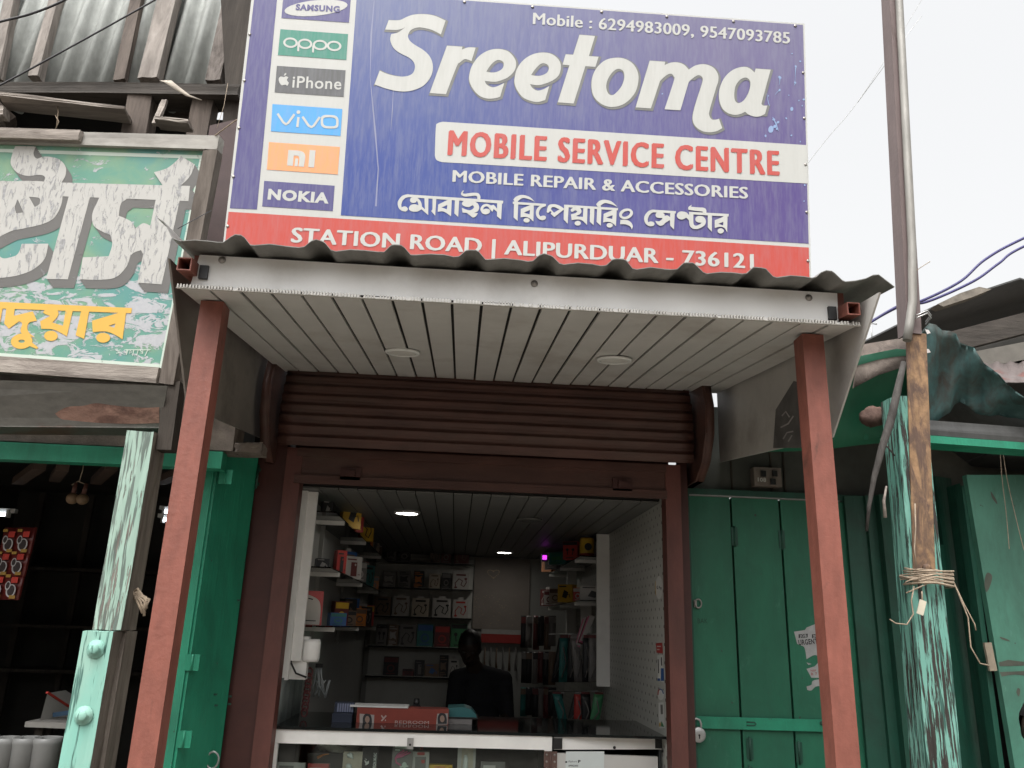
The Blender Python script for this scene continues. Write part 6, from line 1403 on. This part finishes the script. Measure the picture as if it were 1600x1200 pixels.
m = MB(); a_ = atY(496, 1184, 3.55); b_ = atY(514, 1178, 3.55); m.tube([a_, (a_+b_)/2+Vector((0, 0, .004)), b_], [.006, .0035, .002], 6); tag(m.build('small_pen', PM['orange']), 'little orange pen like stick beside the bag in the counter', 'pen')
# on the counter top
zc = zt+.0105
a_, b_ = atY(556, 1133, 3.62), atY(700, 1133, 3.62)
r = thing('long_carton', 'long red carton with two portrait photos lying on the black counter top', 'box', ((a_.x+b_.x)/2, 3.66, zc))
ht = atY(600, 1106, 3.62).z-zc
m = MB(); m.span(a_.x, b_.x, 3.62, 3.72, zc, zc+ht); m.build('carton', plain('carton_red', (.20, .035, .022), .12), r, bevel=.003)
m = MB(); m.span(a_.x-.03, (a_.x+b_.x)/2+.02, 3.615, 3.73, zc+ht+.001, zc+ht+.007); m.build('paper_sheet', SWH, r)
pl = planeY(3.62); zz = crop(590, 1080, 9.41)
ar = Art(pl, .0008)
ar.poly(['878,330* 1035,325* 1028,490* 860,490*'], zz); ar.poly([[(562, 1115), (585, 1117), (584, 1132), (562, 1132)]]); ar.build('portrait_ground', plain('portrait_grey', (.30, .27, .25), .05), r)
ar = Art(pl, .0014)
for cx_, cy_ in ((691, 1123), (574, 1124)):
    ar.poly([outline(f'{cx_-7},{cy_+8}* {cx_-7},{cy_-2} {cx_-4},{cy_-8} {cx_},{cy_-9} {cx_+5},{cy_-7} {cx_+7},{cy_} {cx_+7},{cy_+8}*')])
ar.build('portrait_hair', INK, r)
ar = Art(pl, .002)
for cx_, cy_ in ((691, 1123), (574, 1124)): ar.poly([ellipse(cx_, cy_, 3.6, 5.4)])
ar.build('portrait_face', plain('portrait_skin', (.26, .17, .13), .05), r)
ar = Art(pl, .0014); ar.text('REDROOM', (617, 1130.5), (670, 1131.5), 5, .0)
for st_ in ([(595.5, 1118.5), (597.5, 1118.5)], [(596, 1126.5), (603.5, 1118)], [(601.5, 1125.5), (603, 1125.5)], [(599, 1121.5), (597, 1119.5)]): ar.poly([ribbon(st_, 2.4)])
ar.build('carton_lettering', plain('faded_white_ink', (.36, .27, .25), .1), r)
r = thing('teal_machine', 'teal rounded small machine with a grey base right of the red carton on the counter', 'machine', (atY(722, 1132, 3.66).x, 3.72, zc))
pr = [atY(*q, 3.66) for q in ((700, 1122), (700, 1106), (726, 1105), (737, 1109), (744, 1117), (745, 1122))]
m = MB(); m.prism(pr, (0, .15, 0)); m.build('cover', plain('teal_plastic', (.03, .12, .125), .06, 8, .35), r, bevel=.005)
x0, x1 = pr[0].x, pr[5].x
m = MB(); m.span(x0, x1+.004, 3.652, 3.815, zc+.028, pr[0].z-.001); m.build('paper_slot', BLACK, r); m = MB(); m.span(x0, x1-.02, 3.655, 3.81, zc, zc+.0275); m.build('base', PM['grey'], r)
a_, b_ = atY(518, 1130, 3.60), atY(549, 1130, 3.60); r = thing('tape_holder', 'dark blue holder with pale striped card standing at the left of the counter top', 'holder', ((a_.x+b_.x)/2, 3.63, zc))
m = MB(); m.span(a_.x, b_.x, 3.60, 3.68, zc, zc+.035); m.span(a_.x, b_.x, 3.645, 3.68, zc+.0352, zc+.075); m.build('body', plain('navy_plastic', (.012, .018, .035), .1), r, bevel=.004)
m = MB()
for k_ in range(7): m.span(a_.x+.012+k_*.010, a_.x+.019+k_*.010, 3.641, 3.644, zc+.037, zc+.070)
m.build('striped_card', plain('pale_blue_card', (.16, .18, .26), .1), r)
c = atY(649, 1120, 3.75); r = thing('spray_bottle', 'slim dark bottle standing behind the red carton on the counter', 'bottle', (c.x, 3.78, zc)); c = Vector((c.x, 3.78, zc)); hb = atY(649, 1091, 3.78).z-zc
m = MB(); m.lathe(c, [(.020, 0), (.022, .004), (.022, hb*.62), (.014, hb*.72)], 20); m.build('body', PM['black'], r); m = MB(); m.lathe(c+Vector((0, 0, hb*.7201)), [(.013, 0), (.014, .004), (.012, hb*.27), (.006, hb*.28)], 16); m.build('cap', BLACK, r)

# ------------------------------------------------------------------ people
SKIN = plain('brown_skin', (.040, .024, .018), .08, 12, .5); HAIR = plain('black_hair', (.010, .008, .008), .3, 60, .5); SHIRT = plain('dark_shirt_cloth', (.012, .012, .016), .2, 30, .85); TROU = plain('dark_trouser_cloth', (.02, .02, .025), .2, 30, .85); EYEW = plain('eye_white', (.045, .04, .035), .02)
def skinned(joints, bones, grow=0, root=0):
    """one closed tapered limb per bone; remesh() then grows them into one continuous surface"""
    m = MB()
    def rad(n_): r_ = joints[n_][1]; r_ = r_ if isinstance(r_, tuple) else (r_, r_); return (r_[0]+grow, r_[1]+grow)
    for a_, b_ in bones:
        A_, B_ = Vector(joints[a_][0]), Vector(joints[b_][0]); ra, rb_ = rad(a_), rad(b_)
        n_ = max(3, int((B_-A_).length/.035))
        for i in range(n_+1):
            t = i/n_; t = t*t*(3-2*t)*.5+t*.5; rx, ry = ra[0]*(1-t)+rb_[0]*t, ra[1]*(1-t)+rb_[1]*t
            rz_ = min(rx, ry)
            m.ball(A_.lerp(B_, i/n_), 1, rx, ry, rz_, 10)
    tmp = bpy.data.meshes.new('t'); m.bm.to_mesh(tmp); m.bm.free(); return tmp
def remesh(mb, vox):
    me = bpy.data.meshes.new('tmp'); bmesh.ops.recalc_face_normals(mb.bm, faces=mb.bm.faces[:]); mb.bm.to_mesh(me); mb.bm.free()
    ob = bpy.data.objects.new('tmp', me); C.objects.link(ob); md = ob.modifiers.new('r', 'REMESH'); md.mode = 'VOXEL'; md.voxel_size = vox; md.use_smooth_shade = True
    sm = ob.modifiers.new('sm', 'SMOOTH'); sm.iterations = 4; sm.factor = .5
    dg = bpy.context.evaluated_depsgraph_get(); m2 = bpy.data.meshes.new_from_object(ob.evaluated_get(dg)); bpy.data.objects.remove(ob); bpy.data.meshes.remove(me); return m2
def person(lab, J, look, loc, k=1.0):
    """J: joints in metres (already posed); look: direction of the face"""
    r = thing('person', lab, 'person', loc)
    lk = Vector(look).normalized(); hd = Vector(J['head']); sd = lk.cross(Vector((0, 0, 1))).normalized(); up = sd.cross(lk)
    M = Matrix((sd, lk, up)).transposed().to_4x4()
    jt = {}; V3 = lambda n_: tuple(J[n_])
    for n_, rr_ in (('pelvis', (.15*k, .11*k)), ('waist', (.135*k, .10*k)), ('chest', (.165*k, .115*k)), ('collar', (.07*k, .06*k)), ('neck', .06*k), ('skull', .06*k)): jt[n_] = (V3(n_) if n_ != 'skull' else tuple(hd), rr_)
    bones = [('pelvis', 'waist'), ('waist', 'chest'), ('chest', 'collar'), ('collar', 'neck'), ('neck', 'skull')]
    cl = dict(jt); clb = bones[:3]; tr = {'pelvis': ((J['pelvis'][0], J['pelvis'][1], J['pelvis'][2]), (.155*k, .115*k))}; trb = []
    for s in ('L', 'R'):
        for n_, rr_ in (('shoulder', .058*k), ('elbow', .043*k), ('wrist', .030*k), ('palm', (.040*k, .020*k)), ('hip', .085*k), ('knee', .06*k), ('ankle', .042*k), ('toe', .035*k)): jt[n_+s] = (V3(n_+s), rr_)
        bones += [('collar', 'shoulder'+s), ('shoulder'+s, 'elbow'+s), ('elbow'+s, 'wrist'+s), ('wrist'+s, 'palm'+s), ('pelvis', 'hip'+s), ('hip'+s, 'knee'+s), ('knee'+s, 'ankle'+s), ('ankle'+s, 'toe'+s)]
        clb += [('collar', 'shoulder'+s), ('shoulder'+s, 'elbow'+s)]
        trb += [('pelvis', 'hip'+s), ('hip'+s, 'knee'+s), ('knee'+s, 'ankle'+s)]
        for n_ in ('hip', 'knee', 'ankle'): tr[n_+s] = jt[n_+s]
    mb = MB(); mb.bm.from_mesh(skinned(jt, bones))
    mm = MB()
    mm.ball((0, 0, .01*k), .1*k, .78, .93, 1.12, 24); mm.ball((0, .02*k, -.055*k), .07*k, .8, .95, .9, 20); mm.ball((0, .094*k, -.012*k), .016*k, .9, 1.1, 1.5, 10); mm.ball((0, .082*k, -.055*k), .022*k, 1.2, .6, .45, 10)
    for s in (-1, 1): mm.ball((s*.078*k, -.005*k, -.005*k), .026*k, .4, .75, 1.2, 10); mm.ball((s*.032*k, .078*k, .03*k), .022*k, 1.2, .5, .4, 10)
    T = Matrix.Translation(hd) @ M
    mm.bm.transform(T); tmp = bpy.data.meshes.new('t'); mm.bm.to_mesh(tmp); mm.bm.free(); mb.bm.from_mesh(tmp)
    for s in ('L', 'R'):
        w_, p_ = Vector(J['wrist'+s]), Vector(J['palm'+s]); d_ = (p_-w_).normalized(); side = d_.cross(Vector((0, 0, 1))).normalized(); dn_ = side.cross(d_) * -1
        for q, (off, ln) in enumerate(((-.028, .062), (-.009, .075), (.010, .07), (.027, .055))):
            a_ = p_+side*off*k+d_*.01; mb.tube([a_, a_+d_*ln*k*.55+dn_*.006, a_+d_*ln*k*.85+dn_*.03*k, a_+d_*ln*k*.8+dn_*.05*k], [.010*k, .0095*k, .0085*k, .007*k], 8)
        sg_ = 1 if s == 'L' else -1
        a_ = w_+d_*.03+side*.02*sg_; mb.tube([a_, a_+side*.028*sg_*k+d_*.025, a_+side*.034*sg_*k+d_*.06*k+dn_*.01], [.013*k, .011*k, .009*k], 8)
    me = remesh(mb, .008*k); me.name = 'body'
    def put(me, name, mat):
        me.transform(Matrix.Translation(-Vector(loc))); me.materials.clear(); me.materials.append(mat)
        for p in me.polygons: p.use_smooth = True
        o = bpy.data.objects.new(name, me); C.objects.link(o); o.parent = r; return o
    put(me, 'body', SKIN)
    keep = {n_ for b_ in clb for n_ in b_}; mb = MB(); mb.bm.from_mesh(skinned({n_: jt[n_] for n_ in jt if n_ in keep}, clb, .013*k)); put(remesh(mb, .011*k), 'shirt', SHIRT)
    mb = MB(); mb.bm.from_mesh(skinned(tr, trb, .011*k)); put(remesh(mb, .011*k), 'trousers', TROU)
    mm = MB(); mm.ball((0, -.012*k, .028*k), .104*k, .82, .97, 1.08, 28)
    bmesh.ops.delete(mm.bm, geom=[v_ for v_ in mm.bm.verts if v_.co.y > .045*k and v_.co.z < .07*k or v_.co.z < -.05*k], context='VERTS')
    rs_ = random.Random(2)
    for v_ in mm.bm.verts: v_.co *= 1+rs_.uniform(-.02, .03)
    mm.bm.transform(T); tmp = bpy.data.meshes.new('hair'); mm.bm.to_mesh(tmp); mm.bm.free(); put(tmp, 'hair', HAIR)
    for s in (-1, 1):
        mm = MB(); mm.ball((s*.032*k, .084*k, .012*k), .0125*k, 1.1, .6, .7, 10); mm.bm.transform(T); tmp = bpy.data.meshes.new('eye'); mm.bm.to_mesh(tmp); mm.bm.free(); put(tmp, 'eye', EYEW)
        mm = MB(); mm.ball((s*.032*k, .0915*k, .011*k), .005*k, 1, .5, 1, 8); mm.bm.transform(T); tmp = bpy.data.meshes.new('pupil'); mm.bm.to_mesh(tmp); mm.bm.free(); put(tmp, 'pupil', BLACK)
    for s in ('L', 'R'):
        mm = MB(); a_, t_ = Vector(J['ankle'+s]), Vector(J['toe'+s]); d_ = (t_-a_); d_.z = 0; d_.normalize()
        mm.tube([a_-d_*.06*k+Vector((0, 0, -.045*k)), a_+Vector((0, 0, -.04*k)), t_+Vector((0, 0, -.01*k)), t_+d_*.05*k+Vector((0, 0, -.012*k))], [.03*k, .045*k, .043*k, .02*k], 12)
        tmp = bpy.data.meshes.new('shoe'); mm.bm.to_mesh(tmp); mm.bm.free(); put(tmp, 'shoe', BLACK)
    return r
PYS, K1, fl = 5.62, .90, .2
hd = atY(734, 1014, PYS); cx = atY(752, 1052, PYS).x; zsd = hd.z-.185*K1
Q = lambda dx, dy, dz: (cx+dx*K1, PYS+dy*K1, zsd+dz*K1)
J = dict(head=hd, neck=(hd.x+.03, hd.y+.045, hd.z-.115*K1), collar=Q(-.01, .08, .01), chest=Q(0, .13, -.16), waist=Q(.005, .16, -.34), pelvis=Q(.005, .15, -.53))
for s, g_ in (('L', -1), ('R', 1)):
    J.update({'shoulder'+s: Q(g_*.172, .10, -.03), 'elbow'+s: Q(g_*.205, .03, -.29), 'wrist'+s: Q(g_*.10-.02, -.19, -.31), 'palm'+s: Q(g_*.05-.02, -.26, -.30), 'hip'+s: Q(g_*.10, .11, -.56), 'knee'+s: Q(g_*.14, -.28, -.55), 'ankle'+s: (cx+g_*.12, PYS-.24, fl+.24), 'toe'+s: (cx+g_*.13, PYS-.35, fl+.21)})
person('seller in a dark shirt sitting behind the counter, head bent down', J, (-.12, -1, -.48), (cx, PYS, fl), K1)
stz = J['pelvis'][2]-.12; sy_ = J['pelvis'][1]
r = thing('bar_stool', 'dark high stool under the seller behind the counter', 'stool', (cx, sy_, fl))
m = MB(); m.lathe((cx, sy_, stz-.035), [(.16, 0), (.17, .01), (.17, .025), (.15, .035)], 28); m.build('seat', PM['black'], r)
for a_ in range(4):
    t = math.pi/4+a_*math.pi/2; m = MB(); m.tube([(cx+.10*math.cos(t), sy_+.10*math.sin(t), stz-.036), (cx+.18*math.cos(t), sy_+.18*math.sin(t), fl+.001)], .012, 8); m.build('leg', STEEL, r)
m = MB(); m.tube([(cx+.147*math.cos(t), sy_+.147*math.sin(t), fl+.20) for t in [q_*math.pi/10 for q_ in range(21)]], .009, 8, caps=False); m.build('foot_ring', STEEL, r)
k = .80
hd = atY(1632, 1146, 2.75); gx, gy = hd.x+.02, hd.y+.02
hz = hd.z
J = dict(head=hd, neck=(gx, gy, hz-.125*k), collar=(gx, gy+.02, hz-.21*k), chest=(gx, gy+.02, hz-.38*k), waist=(gx, gy+.01, hz-.56*k), pelvis=(gx, gy, hz-.74*k))
for s, g_ in (('L', -1), ('R', 1)):
    J.update({'shoulder'+s: (gx+g_*.19*k, gy+.02, hz-.27*k), 'elbow'+s: (gx+g_*.24*k, gy+.04, hz-.56*k), 'wrist'+s: (gx+g_*.25*k, gy-.03, hz-.80*k), 'palm'+s: (gx+g_*.25*k, gy-.05, hz-.88*k), 'hip'+s: (gx+g_*.09*k, gy, hz-.80*k), 'knee'+s: (gx+g_*.10*k, gy-.02, .14+(hz-.8*k-.14)*.52), 'ankle'+s: (gx+g_*.10*k, gy+.02, .14+.085*k), 'toe'+s: (gx+g_*.11*k, gy-.11, .14+.05*k)})
person('person with short dark hair cut off by the right edge beside the green wall', J, (-.75, -.65, -.1), (gx, gy, .14), k)
